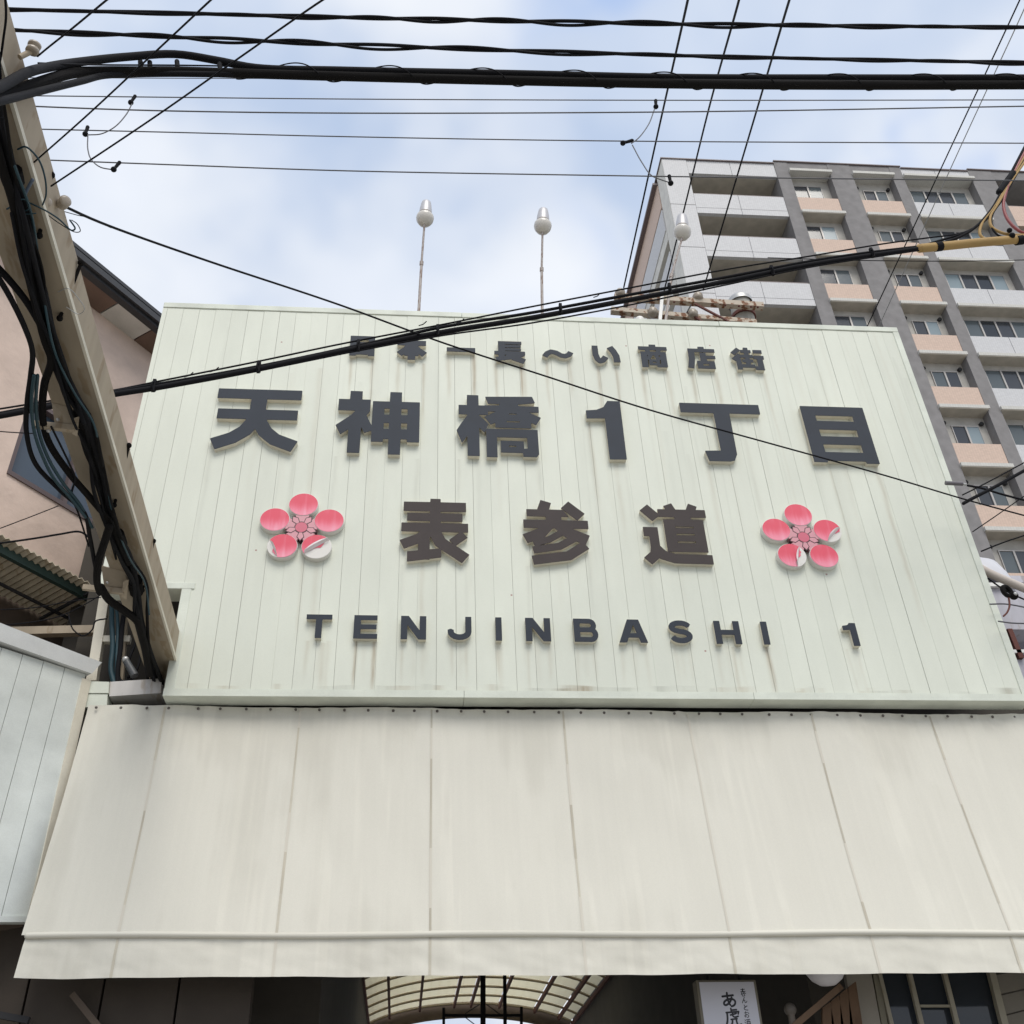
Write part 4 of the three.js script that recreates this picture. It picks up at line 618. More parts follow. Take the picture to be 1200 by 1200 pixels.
function beamBracket(label, px, w) {                           // gusset and arm hanging under the beam
  const g = thing('cable_bracket', label, 'bracket', 'cable brackets under the beam'), [x, y] = px, Y = BH - 0.0, q = (a, b, d = 0) => atY(x + a * w, y + b * w, Y + d);
  part('gusset_plate', hexa([q(-6, -30, -0.003), q(26, -22, -0.003), q(30, 4, -0.12), q(-2, -2, -0.12)], V(0, 0.008, -0.006)), M.beamDark, g);
  part('arm', bar(q(-30, -2, -0.14), q(24, 4, -0.14), 0.035, 0.045), M.beamDark, g);
  part('end_plate', hexa([q(23, -10, -0.1), q(29, -12, -0.1), q(26, 14, -0.17), q(20, 10, -0.17)], V(0.006, 0, 0)), M.beamDark, g);
  part('bolt', [ball(q(2, -8, -0.12), 0.012), ball(q(-10, 6, -0.16), 0.016)], M.steel, g);
  settle(g);
}
beamBracket('beige gusset bracket under the beam, higher in the picture beside the house window', [66, 499], 0.9);
beamBracket('beige gusset bracket under the beam, lower in the picture near the sign board', [124, 690], 0.9);

// ------------------------------------------------------------------ cables along the beam
function run(name, label, category, group, pts, px, mat, Y = BH - 0.06, extra) {
  const P = pts.map(([x, y, d]) => atY(x, y, Y + (d ?? 0))), r = px / 2 * perPx(P[P.length >> 1]);
  const o = tag(part(name, tube(P, r, P.length * 8, 8), mat), label, category, group); if (extra) extra(o, P, r); return o;
}
const BG = 'black cables strapped along the steel beam';
run('cable', 'thickest black cable trunk running along the steel beam', 'cable', BG, [[-14, 40], [-2, 130], [10, 190], [25, 250], [35, 310], [48, 370], [66, 420], [86, 465], [98, 492], [106, 530], [118, 572], [131, 612], [146, 655], [158, 680], [162, 716], [173, 760], [182, 800]], 12, M.blackDusty);
run('cable', 'black cable hugging the right side of the thick trunk along the beam', 'cable', BG, [[-6, 60], [2, 150], [16, 200], [30, 240], [40, 300], [52, 345], [62, 392], [78, 440], [97, 480], [108, 512], [121, 556], [128, 590], [138, 625], [152, 652], [161, 690], [166, 728], [179, 772], [190, 800]], 8, M.black, BH - 0.1);
run('cable', 'slim black cable on the left side of the thick trunk', 'cable', BG, [[-10, 150], [4, 200], [16, 240], [28, 300], [40, 350], [52, 398], [60, 422], [52, 450], [50, 490], [57, 518], [80, 553], [108, 586], [130, 614], [150, 660]], 9, M.blackDusty, BH - 0.14);
run('cable', 'black cable bowing out left over the house window to the lower bracket', 'cable', BG, [[-20, 300], [6, 338], [30, 386], [38, 412], [36, 440], [32, 470], [31, 506], [42, 544], [70, 574], [98, 600], [105, 628], [111, 660], [117, 690]], 6, M.black, BH - 0.2);
run('cable', 'black cable from the left picture edge joining the trunk above the window', 'cable', BG, [[-16, 300], [8, 325], [30, 352], [50, 386], [66, 420], [80, 455]], 8, M.black, BH - 0.12);
run('cable', 'teal cable of the loop over the window, outermost', 'cable', BG, [[40, 440], [37, 470], [40, 505], [50, 535], [64, 562], [84, 585], [100, 606]], 4, M.teal, BH - 0.22);
run('cable', 'teal cable of the loop over the window, middle one', 'cable', BG, [[44, 440], [42, 475], [46, 508], [58, 540], [74, 566], [94, 592], [108, 618]], 4, M.teal, BH - 0.2);
run('cable', 'thin dark cable of the loop over the window, innermost', 'cable', BG, [[60, 500], [70, 520], [82, 545], [88, 560], [84, 580], [92, 602], [104, 640]], 2.4, M.black, BH - 0.17);
run('cable', 'short black cable drooping to a sealed end beside the lower bracket', 'cable', BG, [[128, 618], [121, 640], [115, 660], [114, 684], [117, 694]], 9, M.blackDusty, BH - 0.22);
run('cable', 'black cable crossing diagonally below the lower bracket', 'cable', BG, [[118, 688], [128, 703], [146, 716], [160, 727], [168, 750], [176, 790]], 9, M.blackDusty, BH - 0.18);
const DR = 'cables dropping to the bracket at the beam end';
for (const [pts, w, m, l] of [
  [[[131, 702], [131, 730], [132, 758], [130, 785], [134, 802]], 6, M.teal, 'teal cable dropping beside the cream post'], [[[136, 704], [138, 735], [137, 765], [136, 800]], 4, M.teal, 'second teal cable dropping beside the cream post'],
  [[[146, 716], [143, 735], [141, 760], [138, 785], [138, 800]], 6, M.black, 'black cable dropping to the beam end bracket'], [[[163, 735], [158, 755], [150, 780], [156, 795], [142, 798], [138, 785]], 3.4, M.black, 'black cable coiled in a loop above the beam end bracket'],
  [[[166, 740], [165, 765], [160, 785], [150, 794]], 3, M.black, 'thin black cable curving down to the beam end bracket'], [[[196, 765], [190, 778], [188, 800]], 3, M.black, 'thin cable hidden beside the sign board edge'], [[[172, 745], [176, 770], [180, 800]], 6, M.black, 'short black cable at the foot of the thick trunk']])
  { const z = -9.62, P = pts.map(([x, y]) => at(x, y, z)); tag(part('cable', tube(P, w / 2 * perPx(P[0]), 30, 8), m), l, 'cable', DR); }
{ const g = thing('cable_splice', 'grey splice box hanging in the coil of cables at the beam end', 'splice box'), z = -9.55; part('splice_body', rod(at(148, 775, z), at(158, 792, z), 0.035, 0.04), S(0.07, 0.075, 0.08, 0.5), g); part('splice_cap', ball(at(147, 773, z), 0.035), M.steel, g); settle(g); }
{ // thinner cables lashed unevenly to the trunk
  const spine = [[-14, 60], [0, 140], [12, 195], [27, 250], [38, 310], [50, 368], [66, 415], [84, 462], [99, 495], [108, 532], [120, 574], [133, 614], [147, 655], [159, 684], [164, 720], [174, 764], [184, 798]];
  const mats = [M.black, M.blackDusty, M.black, M.teal, M.black, M.blackDusty, M.black, M.black];
  for (let k = 0; k < 8; k++) {
    const from = [0, 0, 1, 2, 3, 5, 6, 0][k], to = [17, 12, 17, 15, 13, 17, 17, 9][k], off = [-9, 7, -5, 10, -12, 8, -7, 3][k];
    const P = spine.slice(from, to).map(([x, y], i) => atY(x + off * (0.7 + 0.5 * Math.sin(i * 1.3 + k * 2)) + (hash(i, k, 201) - 0.5) * 7, y, BH - 0.06 - 0.13 * hash(i, k, 205)));
    const w = [5, 3.2, 4, 2.6, 3.4, 4.4, 3, 6][k];
    tag(part('cable', tube(P, w / 2 * perPx(P[P.length >> 1]), P.length * 8, 7), mats[k]), ['black cable bulging left of the trunk at the top left corner', 'thin black cable wavering right of the trunk, ending above the lower bracket', 'black cable weaving left of the trunk past the porcelain knobs', 'thin teal cable wavering right of the trunk on the beam', 'thin black cable left of the trunk, ending at the crossing', 'dusty cable right of the trunk from the upper bracket to the beam end', 'thin black cable left of the trunk from the house window to the beam end', 'short thick cable beside the trunk, ending at the upper bracket'][k], 'cable', 'thin cables lashed to the beam trunk');
  }
}
// wrappings on the thick trunk
for (const [p, l] of [[[[96, 488], [100, 497]], 'beside the upper bracket'], [[[136, 626], [141, 638]], 'at the crossing of the cables'], [[[158, 680], [160, 694]], 'beside the lower bracket'], [[[12, 200], [16, 214]], 'beside the porcelain knobs']]) { const P = p.map(([x, y]) => atY(x, y, BH - 0.065)); tag(part('cable_wrap', rod(P[0], P[1], 0.062, 0.058), M.blackDusty), 'black tape wrapping on the thick cable trunk ' + l, 'wrapping', 'tape wrappings on the beam cables'); }
// small service wires in front of the house
const wire = (name, label, category, group, P, px, mat = M.black, rad = 6) => tag(part(name, tube(P, px / 2 * perPx(P[P.length >> 1]), P.length * 8, rad), mat), label, category, group);
const HS = 'thin service wires in front of the pink house';
wire('wire', 'black service wire bending down to the beam cables below the window', 'wire', HS, [[-10, 638], [40, 631], [70, 626], [92, 623], [101, 627], [107, 634]].map(([x, y]) => at(x, y, -7.4)), 2.4);
wire('wire', 'thin grey service wire rising to the window sill corner', 'wire', HS, [[-10, 623], [40, 604], [68, 593]].map(([x, y]) => at(x, y, -8)), 1.2);
wire('wire', 'thin service wire crossing the house window towards the upper bracket', 'wire', HS, [[-10, 505], [20, 507], [40, 508]].map(([x, y]) => at(x, y, -6.4)), 1.3);
wire('wire', 'thin wire over the corrugated canopy to the lower bracket', 'wire', HS, [[-10, 715], [40, 712], [80, 705], [118, 700]].map(([x, y]) => at(x, y, -9)), 1.3);
wire('wire', 'second thin wire over the canopy to the cream post', 'wire', HS, [[-10, 733], [30, 730], [70, 722], [100, 708], [120, 696]].map(([x, y]) => at(x, y, -9)), 1.3);
wire('wire', 'wire loop hanging left of the cream post', 'wire', HS, [[80, 720], [86, 738], [98, 745], [108, 738], [112, 728], [125, 725]].map(([x, y]) => at(x, y, -9.3)), 1.8);
wire('wire', 'thin grey wire looping over the beam side by a tie rod', 'wire', HS, [[68, 342], [80, 338], [92, 350], [99, 362], [92, 368], [78, 360]].map(([x, y]) => atY(x, y, BH - 0.02)), 1, M.steel);

// porcelain knobs on the beam
function knob(label, px, py, Y, s = 1) {
  const g = thing('insulator', label, 'insulator', 'porcelain insulators on the beam'), c = atY(px, py, Y);
  part('knob', lathe([[0, 0], [0.035, 0], [0.052, 0.015], [0.05, 0.04], [0.03, 0.05], [0.03, 0.06], [0.05, 0.07], [0.052, 0.09], [0.03, 0.105], [0, 0.105]].map(([a, b]) => [a * s, b * s]), c, label.includes('beside the green') ? V(0.6, -0.3, 0.7) : V(0.1, 1, 0.2), 18), M.porcelain, g);
  part('knob_bolt', rod(atY(px - 14, py + 5, Y - 0.06), c.clone().add(V(0, 0.02, 0)), 0.014), M.beamDark, g); settle(g, c); return c;
}
const k1 = knob('beige porcelain knob on the beam where the thick cable bundle arrives', 37, 62, BH + 0.25, 0.65), k2 = knob('white porcelain knob on the beam side below the bundle', 33, 197, BH + 0.1, 0.50), k3 = knob('left one of two porcelain knobs beside the green wire loops', 52, 240, BH + 0.15, 0.54), k4 = knob('right one of two porcelain knobs beside the green wire loops', 72, 240, BH + 0.25, 0.68);
const GL = 'dark green wire tails at the porcelain knobs';
wire('wire_tail', 'dark green wire tail arching over the white porcelain knob', 'wire', GL, [[21, 175], [30, 172], [44, 185], [52, 205], [54, 228], [50, 240]].map(([x, y]) => atY(x, y, BH - 0.03)), 2.2, M.teal);
wire('wire_tail', 'green wire tail running from the trunk past the two knobs', 'wire', GL, [[8, 245], [26, 236], [48, 244], [68, 256], [84, 270], [88, 268], [82, 258]].map(([x, y]) => atY(x, y, BH - 0.03)), 2, M.teal);
wire('wire_tail', 'thin wire loop end sticking out past the beam edge', 'wire', GL, [[48, 246], [70, 262], [88, 272], [94, 271], [90, 262], [84, 258]].map(([x, y]) => atY(x, y, BH + 0.05)), 1.1, M.black);
wire('wire_tail', 'blue grey wire stub tied to the trunk', 'wire', GL, [[27, 236], [31, 224], [38, 211]].map(([x, y]) => atY(x, y, BH - 0.1)), 4.5, S(0.09, 0.12, 0.17, 0.6));
wire('wire_tail', 'green wire coil tied round the trunk', 'wire', GL, [[12, 240], [22, 248], [34, 244], [30, 234], [20, 236], [22, 250], [42, 250]].map(([x, y]) => atY(x, y, BH - 0.15)), 1.6, M.teal);
wire('wire_tail', 'dark wire tail hanging along the beam from the top corner', 'wire', GL, [[6, -8], [7, 20], [4, 45], [1, 66], [-4, 90]].map(([x, y]) => atY(x, y, BH - 0.02)), 3, M.black);

// ------------------------------------------------------------------ wires across the sky
const OW = 'power wires crossing the sky above the sign';
const along = (pts, n) => { const c = new THREE.CatmullRomCurve3(pts, false, 'centripetal'); return c.getPoints(n); };
function twisted(label, pts, z, r, amp, period, ph) {          // two insulated strands laid round each other
  const g = thing('twisted_cable', label, 'cable', 'twisted cables crossing the sky'), P = along(pts.map(([x, y]) => at(x, y, z)), 160), A = [], B = [];
  P.forEach((p, i) => { const a = p.x / period * Math.PI * 2 + ph + 0.7 * Math.sin(p.x * 1.3 + ph), s = amp * (0.75 + 0.4 * Math.sin(p.x * 0.9 + ph)); A.push(V(p.x, p.y + s * 0.25 * Math.cos(a), p.z + s * 0.4 * Math.sin(a))); B.push(V(p.x, p.y - r * 0.7 - s * Math.cos(a), p.z - s * Math.sin(a))); });
  part('strand', tube(A, r, 320, 7), M.black, g); part('strand', tube(B, r * 0.85, 320, 7), M.black, g); settle(g);
}
twisted('twisted black cable pair nearest the top edge of the sky', [[-30, 10], [200, 15], [400, 20], [800, 28], [1230, 32]], -4, 0.0135, 0.016, 1.05, 0.4);
twisted('twisted black cable pair just above the thick cable bundle', [[-30, 33], [200, 43], [400, 52], [800, 65], [1230, 74]], -4, 0.0125, 0.017, 1.15, 2.1);
{
  const g = thing('cable_bundle', 'thick black cable bundle with spiral hangers crossing the sky', 'cable bundle'), z = -3.9;
  const C = [[205, 82], [300, 85], [400, 88], [600, 93], [800, 97], [1000, 98.5], [1230, 98]];
  const q = (l, dy = 0) => l.map(([x, y, zz]) => at(x, y + dy, zz ?? z));
  part('main_cable', tube(q([[-10, 117, -2.75], [6, 111, -2.95], [36, 99, -3.25], [86, 84, -3.6], [120, 82, -3.8], [160, 82, -3.88], ...C], 1.5), 0.031, 160, 10), M.blackDusty, g);
  part('upper_cable', tube(q([[-10, 106, -2.7], [4, 100, -2.85], [32, 85, -3.1], [55, 79, -3.35], [90, 73, -3.6], [150, 66.5, -3.8], [206, 63.5], [255, 71], [300, 79.5], [400, 82.5], [600, 86.5], [800, 91], [1000, 91.5], [1230, 91.5]]), 0.026, 160, 10), M.black, g);
  part('lower_cable', tube(q([[-12, 121, -2.7], [6, 117, -2.85], [42, 108, -3.2], [96, 95, -3.6], [124, 88.5, -3.8], [160, 87], [205, 86.5], [260, 87], [300, 86], [400, 90], [600, 94], [1230, 99]]), 0.02, 160, 10), M.black, g);
  part('messenger_wire', tube(q([[45, 74, -3.3], [120, 76, -3.7], [210, 76.5], [300, 78], [400, 79], [600, 83], [800, 87.5], [1000, 88], [1230, 89.5]]), 0.006, 160, 6), M.black, g);
  const base = along(q(C, -1), 900), sp = []; base.forEach((p, i) => { const s = (p.x + 2.2) / 0.615 * Math.PI * 2; if (p.x > -1.2) sp.push(V(p.x + 0.04 * Math.sin(s), p.y + 0.012 + 0.056 * Math.cos(s), p.z + 0.055 * Math.sin(s))); });
  part('spiral_hanger', tube(sp, 0.0045, 900, 5), M.black, g);
  for (const [x, y] of [[165, 77], [176, 78], [208, 77], [258, 80], [87, 81]]) { const c = at(x, y, z); part('clamp', new THREE.CylinderGeometry(0.016, 0.016, 0.075, 8).rotateZ(0.2).translate(c.x, c.y, c.z + 0.01), M.black, g); }
  settle(g);
}
const line = (label, pts, zs, px, m = M.black) => wire('wire', label, 'wire', OW, pts.map(([x, y], i) => at(x, y, Array.isArray(zs) ? zs[i] : zs)), px, m);
const dull = S(0.09, 0.09, 0.1, 0.5);
line('thin bare wire nearest below the thick cable bundle', [[30, 91], [300, 92], [800, 93], [1230, 92]], -6, 1.0, dull);
line('second bare wire below the bundle, with the upper jumper clamps', [[20, 112], [200, 114], [400, 116], [800, 117.5], [1230, 117]], -6, 1.5, dull);
line('darker bare wire passing in front of the beam at left', [[-20, 122], [100, 127], [200, 130], [400, 132.5], [800, 131], [1230, 124]], -5.8, 1.9, dull);
line('fourth bare wire below the bundle, with the middle jumper clamps', [[30, 151], [200, 155], [400, 160], [700, 165], [1230, 168]], -6, 1.6, dull);
line('lowest bare wire, passing in front of the apartment roof', [[40, 187], [200, 193], [400, 200], [700, 205.5], [950, 209], [1230, 212]], -6, 1.7, dull);
line('black wire slanting from the top left corner to the beige knob', [[160, -28], [125, 0], [85, 33], [56, 56], [44, 66]], [-2.2, -2.4, -2.7, -2.95, -3.05], 2.4);
line('black wire slanting across the bundle to the white knob', [[290, -40], [247, 0], [170, 72], [100, 137], [40, 190]], [-2.0, -2.3, -2.8, -3.2, -3.55], 2.3);
line('black wire slanting down to the beam edge, longest of the left ones', [[420, -26], [378, 0], [280, 68], [180, 138], [60, 218]], [-2.2, -2.4, -2.9, -3.3, -3.75], 2.3);
line('black wire rising from the left end of the crossarm', [[812, -30], [806, 0], [770, 160], [731, 337]], [-4, -4.6, -7.8, -11.2], 2.2);
line('black wire rising behind the right-hand pole lamp', [[874, -34], [866, 0], [830, 130], [803, 240], [778, 342]], [-4, -4.6, -7.2, -9.4, -11.2], 2.2);
line('black wire rising from the middle of the crossarm', [[936, -34], [925, 0], [880, 152], [824, 340]], [-4, -4.6, -7.6, -11.2], 2.2);
line('dark wire of the slanting pair before the apartment block', [[1213, -40], [1195, 0], [1110, 182], [1010, 396]], [-5, -5.5, -8, -11.5], 1.6);
line('grey wire of the slanting pair before the apartment block', [[1222, -40], [1205, 0], [1122, 180], [1022, 400]], [-5, -5.5, -8, -11.5], 1.2, S(0.3, 0.3, 0.29, 0.5));
line('thin black wire before the lower apartment balconies at right', [[900, 302], [1000, 305], [1120, 306], [1230, 304]], -8, 1.1);
// jumpers between the bare wires
function jumper(label, clamps, curves) {
  const g = thing('jumper_wire', label, 'jumper wire'), z = -5.98;
  for (const c of curves) part('jumper_strand', tube(c.map(([x, y]) => at(x, y, z)), 0.006, 30, 5), dull, g);
  for (const [x, y, a] of clamps) { const p = at(x, y, z), d = V(Math.sin(a), Math.cos(a), 0); part('clamp', [rod(p.clone().addScaledVector(d, -0.06), p.clone().addScaledVector(d, 0.05), 0.013, 0.018, 10), ball(p.clone().addScaledVector(d, -0.06), 0.027), ball(p.clone().addScaledVector(d, 0.05), 0.016)], M.black, g); }
  settle(g);
}
jumper('left jumper wire linking three bare wires near the beam', [[156, 116, 0.2], [101.5, 152.5, 0], [137, 194, 0.3]], [[[155, 121], [148, 134], [134, 149], [118, 157], [104, 158]], [[103, 158], [103, 175], [107, 187], [118, 196], [134, 199]]]);
jumper('right jumper wire linking three bare wires above the apartment roof', [[768.5, 121, 0.1], [736, 166, 1.1], [785, 210, 0]], [[[767, 128], [760, 146], [748, 162], [740, 168]], [[741, 170], [752, 190], [764, 206], [776, 211], [785, 214]]]);

// messenger cable slanting across the sign
{
  const g = thing('slanting_cable', 'thick black cable and carrier wire slanting across the top of the sign', 'cable'), z = -6.8, q = l => l.map(([x, y]) => at(x, y, z));
  part('thick_cable', tube(q([[-30, 493], [30, 482], [135, 462], [180, 455], [300, 433], [400, 412], [520, 389], [620, 373], [740, 351], [850, 330], [950, 310], [1080, 291]]), 0.025, 120, 10), M.black, g);
  part('second_cable', tube(q([[-30, 490], [135, 459], [300, 430], [420, 405], [520, 383], [620, 367], [740, 345], [850, 325], [950, 306], [1010, 297], [1060, 291]]), 0.015, 120, 8), M.black, g);
  part('third_cable', tube(q([[-30, 494], [135, 464], [300, 435], [420, 411], [520, 393], [620, 379], [740, 357], [850, 334], [950, 313], [1080, 293]]), 0.008, 120, 6), M.black, g);
  part('carrier_wire', tube(q([[-30, 484], [135, 457], [180, 448], [300, 424], [400, 403], [520, 380], [620, 360], [740, 337], [850, 316], [950, 300], [1040, 285], [1085, 279], [1130, 272], [1160, 254], [1182, 215], [1215, 150]]), 0.0085, 120, 6), M.black, g);
  for (const [x, y] of [[180, 453], [303, 431], [420, 406], [513, 388], [657, 363], [785, 339], [905, 318], [1022, 297]]) { const c = at(x, y, z + 0.015); part('cable_hanger', [new THREE.TorusGeometry(0.042, 0.008, 6, 14).rotateY(Math.PI / 2 - 0.2).translate(c.x, c.y, c.z), new THREE.BoxGeometry(0.028, 0.13, 0.03).translate(c.x, c.y + 0.012, c.z)], M.black, g); }
  for (const [x, y] of [[222, 440], [252, 434], [496, 380], [540, 377], [700, 347]]) { const a = at(x, y, z); part('carrier_tie', [rod(a, a.clone().add(V(0.03, 0.03, 0.01)), 0.005), rod(a, a.clone().add(V(-0.04, -0.03, 0.01)), 0.005)], M.black, g); }
  part('yellow_sheath', tube(q([[1078, 291], [1110, 288], [1150, 284], [1230, 278]]), 0.047, 40, 12), M.yellow, g);
  for (const [x, y] of [[1099, 289], [1194, 281.5]]) { const a = at(x - 3, y + 0.5, z), b = at(x + 4, y - 0.5, z); part('black_band', rod(a, b, 0.052), M.black, g); }
  part('branch_cable', tube(q([[1060, 291], [1100, 286], [1135, 272], [1160, 248], [1180, 212], [1215, 145]]), 0.016, 60, 8), M.black, g);
  part('branch_cable', tube(q([[1085, 287], [1140, 268], [1168, 240], [1186, 210], [1215, 165]]), 0.013, 60, 8), M.black, g);
  part('yellow_branch', tube(q([[1158, 283], [1149, 276], [1150, 263], [1162, 246], [1180, 218], [1215, 158]]), 0.016, 60, 8), M.yellow, g);
  part('yellow_branch', tube(q([[1210, 276], [1178, 274], [1163, 267], [1160, 256], [1170, 238], [1190, 205], [1215, 170]]), 0.016, 60, 8), M.yellow, g);
  part('black_loop', tube(q([[1188, 277], [1172, 277], [1163, 268], [1163, 252], [1176, 232], [1194, 200], [1216, 168]]), 0.011, 60, 8), M.black, g);
  part('red_branch', tube(q([[1215, 277], [1195, 271], [1182, 259], [1176, 242], [1180, 222], [1192, 195], [1215, 152]]), 0.017, 60, 8), M.red, g);
  part('black_wrap', tube(q([[1171, 225], [1179, 214], [1187, 203]]), 0.036, 12, 10), M.black, g);
  const c = at(1186, 276, z + 0.05); part('clamp_knob', [ball(c, 0.032), ball(at(1183, 270, z + 0.05), 0.028)], M.black, g);
  settle(g, at(600, 376, z));
}
wire('drop_cable', 'single thin black cable dropping from the knobs across the sign to lower right', 'cable', null, [[72, 240], [104, 255], [150, 273], [250, 308], [400, 358], [520, 402], [640, 441], [760, 480], [900, 519], [1040, 558], [1130, 585], [1230, 612]].map(([x, y], i) => at(x, y, [-4.05, -4.3, -4.7, -5.4, -6.3, -6.9, -7.3, -7.7, -8.1, -8.5, -8.7, -8.9][i])), 2.1);
wire('wire', 'thin spare strand beside the knob end of the drop cable', 'wire', null, [[72, 247], [90, 252], [106, 256], [130, 267]].map(([x, y], i) => at(x, y, -4.1 - i * 0.15)), 1);
const RW = 'short wires beyond the right edge of the sign';
const RS = [[[[1129, 590], [1138, 585], [1165, 571], [1230, 535]], 4, 'thick black cable rising right from the sign edge'], [[[1128, 580], [1150, 569], [1230, 526]], 1.6, 'thin carrier wire above the rising black cable'], [[[1134, 569], [1150, 572], [1170, 578], [1200, 586], [1230, 592]], 2.6, 'black wire sloping down right from the grey end fitting'], [[[1140, 623], [1165, 606], [1198, 583], [1230, 562]], 1.3, 'thin grey wire in front of the peach balcony'], [[[1150, 646], [1175, 636], [1230, 618]], 1.8, 'thin black wire above the pale pipe'], [[[1158, 678], [1175, 690], [1190, 698], [1230, 714]], 2, 'black wire through the round fitting']];
for (const [p, w, l] of RS) wire('wire', l, 'wire', RW, p.map(([x, y]) => at(x, y, -8.9)), w);
{ const g = thing('end_fitting', 'grey tubular cable end fitting at the right sign edge', 'cable fitting'), z = -8.9; part('fitting_tube', rod(at(1108, 566, z), at(1128, 567, z), 0.024), S(0.14, 0.13, 0.14, 0.5), g); part('fitting_neck', rod(at(1128, 567, z), at(1132, 568, z), 0.014), M.steel, g); settle(g); }

// ------------------------------------------------------------------ pole lamps on top of the sign
function poleLamp(label, base, ballPx, topPx, zb, zh) {
  const g = thing('pole_lamp', label, 'lamp', 'lamps on poles above the sign'), a = at(base[0], base[1], zb), c = at(ballPx[0], ballPx[1], zh), k = perPx(c), t = at(topPx[0], topPx[1], zh), ax = t.clone().sub(c).normalize();
  const foot = a.clone().add(V(0, -0.5, 0)); const neck = c.clone().addScaledVector(ax, -9 * k);
  part('pole', [rod(foot, a.clone().lerp(neck, 0.55), 0.02, 0.018), rod(a.clone().lerp(neck, 0.55), neck, 0.015, 0.014), rod(a.clone().lerp(neck, 0.53), a.clone().lerp(neck, 0.57), 0.026)], S(0.55, 0.5, 0.47, 0.6, { map: rusty }), g);
  part('lamp_dome', lathe([[0, -10.5], [4, -10], [7.5, -7.6], [9.8, -3.4], [10.4, 0], [10.2, 2.5], [8.6, 5.2], [7, 6]].map(([r, y]) => [r * k, y * k]), c, ax, 28), S(0.62, 0.59, 0.54, 0.18), g);
  const ribs = []; for (let i = 0; i < 16; i++) { const p = lathe([[0, 0], [0.9, 1], [0.7, 20], [0, 20.4]].map(([r, y]) => [r * k, y * k]), V(0, 0, 0), V(0, 1, 0), 5); p.translate(7.2 * k, 0, 0).rotateY(i * Math.PI / 8).scale(1, 1, 1); p.applyQuaternion(new THREE.Quaternion().setFromUnitVectors(V(0, 1, 0), ax)); const o = c.clone().addScaledVector(ax, 7.5 * k); ribs.push(p.translate(o.x, o.y, o.z)); }
  part('lamp_housing', lathe([[7.2, 6.5], [7.6, 8], [7.2, 16], [6.2, 24], [5.6, 28], [4, 29.5], [0, 30]].map(([r, y]) => [r * k, y * k]), c, ax, 24), S(0.5, 0.49, 0.5, 0.45, { metalness: 0.35 }), g);
  part('lamp_collar', lathe([[6.5, 5], [8, 5.2], [8, 7.4], [6.5, 7.6]].map(([r, y]) => [r * k, y * k]), c, ax, 24), S(0.2, 0.17, 0.14, 0.6), g);
  settle(g, foot);
}
poleLamp('leftmost pole lamp above the sign, against the clouds', [489.5, 368], [498, 256], [500.5, 228], -9.45, -9.1);
poleLamp('middle pole lamp above the sign, against the clouds', [633.5, 373], [636, 265], [637, 237], -9.45, -9.1);
poleLamp('rightmost pole lamp in front of the apartment corner pier', [770, 382], [799.5, 272], [799, 244], -9.5, -9.3);

// ------------------------------------------------------------------ utility pole behind the sign
{
  const g = thing('utility_pole', 'concrete utility pole with rusty crossarms behind the top of the sign', 'utility pole'), z = -11.5, q = (x, y, d = 0) => at(x, y, z + d), t = q(868, 352);
  part('pole', new THREE.CylinderGeometry(0.17, 0.24, t.y, 20).translate(t.x, t.y / 2, t.z - 0.05), M.concrete, g);
  part('pole_cap', lathe([[0.2, -0.1], [0.2, -0.02], [0.17, 0.03], [0, 0.06]], V(t.x, t.y + 0.05, t.z - 0.05), V(0, 1, 0), 20), M.steel, g);
  part('pole_band', new THREE.CylinderGeometry(0.2, 0.2, 0.06, 20).translate(t.x, t.y - 0.35, t.z - 0.05), M.oxide, g);
  part('crossarm', bar(q(720, 348, 0.22), q(894, 359, 0.22), 0.1, 0.1), M.rust, g);
  part('crossarm', bar(q(716, 364, 0.2), q(886, 379, 0.2), 0.1, 0.09), M.rust, g);
  part('brace', bar(q(814, 356, 0.25), q(856, 378, 0.25), 0.03), M.oxide, g); part('brace', bar(q(805, 366, 0.25), q(828, 380, 0.25), 0.03), M.oxide, g); part('hanger_bar', bar(q(810, 357, 0.26), q(805, 366, 0.26), 0.018), M.dark, g);
  for (const [x, y] of [[727, 341], [818, 345], [768, 342], [812, 365], [765, 363], [750, 374]]) { const c = q(x, y + 4, 0.25); part('insulator', lathe([[0, 0], [0.05, 0], [0.085, 0.03], [0.07, 0.07], [0.085, 0.09], [0.06, 0.14], [0.03, 0.17], [0, 0.17]], c.clone().add(V(0, -0.05, 0)), V(0, 1, 0), 14), y === 374 ? M.white : M.porcelain, g); }
  part('stay_post', bar(q(776, 345, 0.3), q(772, 390, 0.3), 0.05), M.white, g);
  for (const x of [742, 790, 850, 866, 880, 888]) { const c = q(x, 349.5 + (x - 720) * 0.063, 0.275); part('arm_bolt', ball(c, 0.018), M.oxide, g); }
  settle(g, V(t.x, 0, t.z));
}

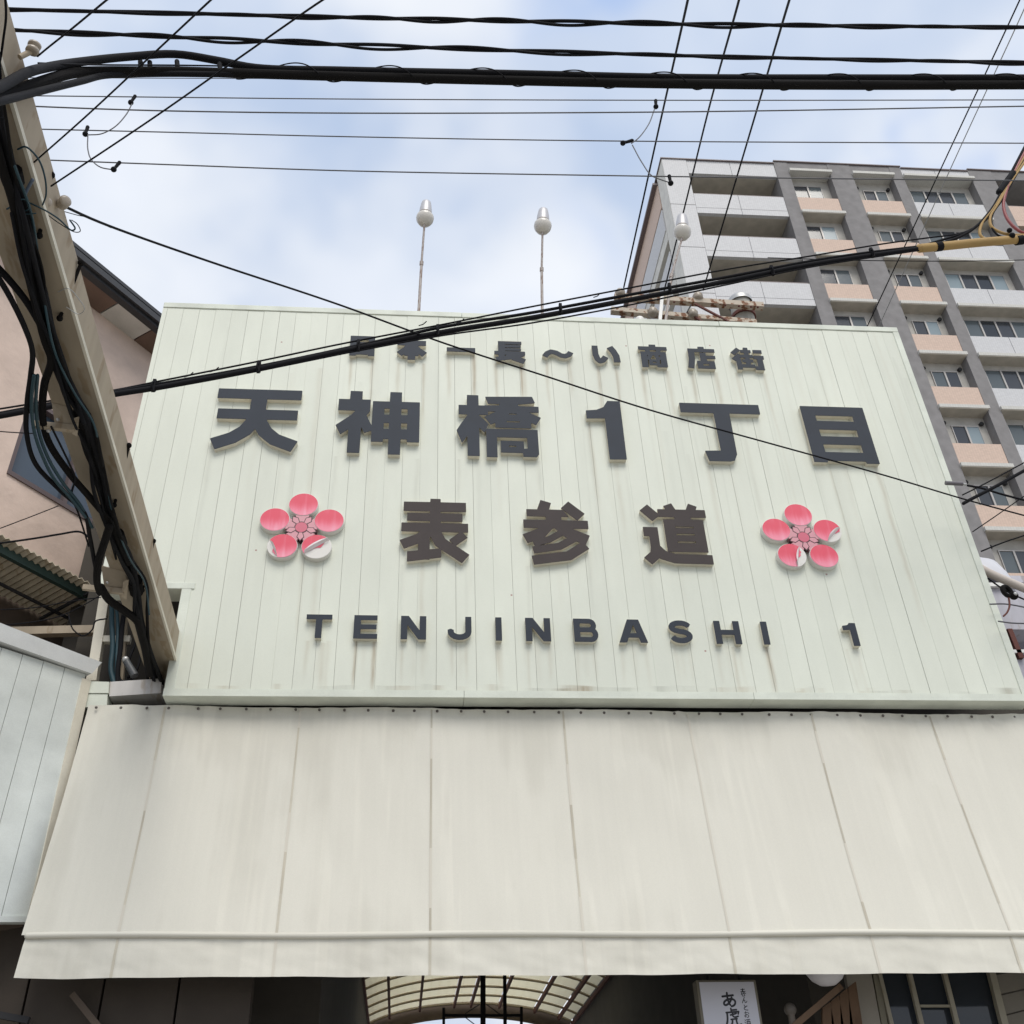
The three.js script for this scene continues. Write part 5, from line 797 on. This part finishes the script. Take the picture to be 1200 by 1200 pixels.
// ------------------------------------------------------------------ shed and pipe at the right edge
{
  const g = thing('corrugated_shed', 'pale lilac metal shed with a curved top beyond the sign at the right edge', 'shed'), z = -10.4, q = (x, y, d = 0) => at(x, y, z + d), mat = S(0.5, 0.49, 0.54, 0.5, { map: weather });
  const sh = hexa([q(1130, 832), q(1230, 832), q(1230, 686), q(1120, 686)], V(0, 0, -0.4)); part('wall_sheet', hexa([q(1140, 737), q(1240, 738), q(1240, 690), q(1140, 688)], V(0, 0, -0.3)), mat, g);
  part('lower_sheet', hexa([q(1160, 840), q(1250, 840), q(1240, 771), q(1150, 770)], V(0, 0, -0.3)), mat, g);
  part('rear_wall', box(6.6, 10.5, 6.2, 8.6, -13.1, -13), mat, g); part('shed_roof', box(6.6, 10.5, 8.25, 8.35, -13.1, -10.75), mat, g); part('shed_floor', box(6.6, 10.5, 6.2, 6.3, -13.1, -10.75), mat, g); part('shed_side', box(6.5, 6.6, 6.2, 8.35, -13.1, -10.75), mat, g); part('shed_side', box(10.5, 10.6, 6.2, 8.35, -13.1, -10.75), mat, g);
  part('jamb', bar(q(1182, 738, 0.02), q(1196, 772, 0.02), 0.06), M.oxide, g); part('sill', bar(q(1185, 764, 0.03), q(1240, 763, 0.03), 0.04), M.white, g);
  part('ridge_flashing', bar(q(1140, 686, 0.03), q(1190, 686, 0.03), 0.05), M.white, g);
  part('curved_top', lathe([[0, 0.42], [0.2, 0.4], [0.33, 0.3], [0.4, 0.12], [0.42, 0]], q(1146, 694, -0.35), V(0, 1, 0), 24), S(0.6, 0.6, 0.63, 0.35), g);
  settle(g);
}
tag(part('pipe', tube([[1142, 662], [1160, 672], [1185, 683], [1240, 706]].map(([x, y]) => at(x, y, -9.8)), 0.05, 30, 12), S(0.62, 0.55, 0.5, 0.5, { map: mottle })), 'pale beige pipe sloping down right beyond the sign edge', 'pipe');
{ const g = thing('cable_fitting', 'dark round cable fitting on the wire in front of the lilac shed', 'cable fitting'), z = -8.88, q = (x, y) => at(x, y, z); part('fitting_body', [new THREE.TorusGeometry(0.055, 0.024, 8, 20).rotateY(0.3).translate(q(1180, 693).x, q(1180, 693).y, z), ball(q(1188, 698), 0.045)], M.blackDusty, g); part('fitting_eye', ball(q(1188, 698).add(V(0, 0, 0.03)), 0.022), M.steel, g); part('fitting_tail', tube([q(1182, 700), q(1183, 710), q(1180, 718), q(1176, 722)], 0.01, 16, 6), M.oxide, g); settle(g); }
for (const [p, l] of [[[[1160, 708], [1180, 708], [1230, 718]], 'thin grey wire across the lilac shed, upper'], [[[1170, 728], [1185, 730], [1230, 731]], 'thin dark wire across the lilac shed, lower']]) wire('wire', l, 'wire', 'wires across the lilac shed', p.map(([x, y]) => at(x, y, -9.2)), 1.8, dull);

renderer.render(scene, camera);
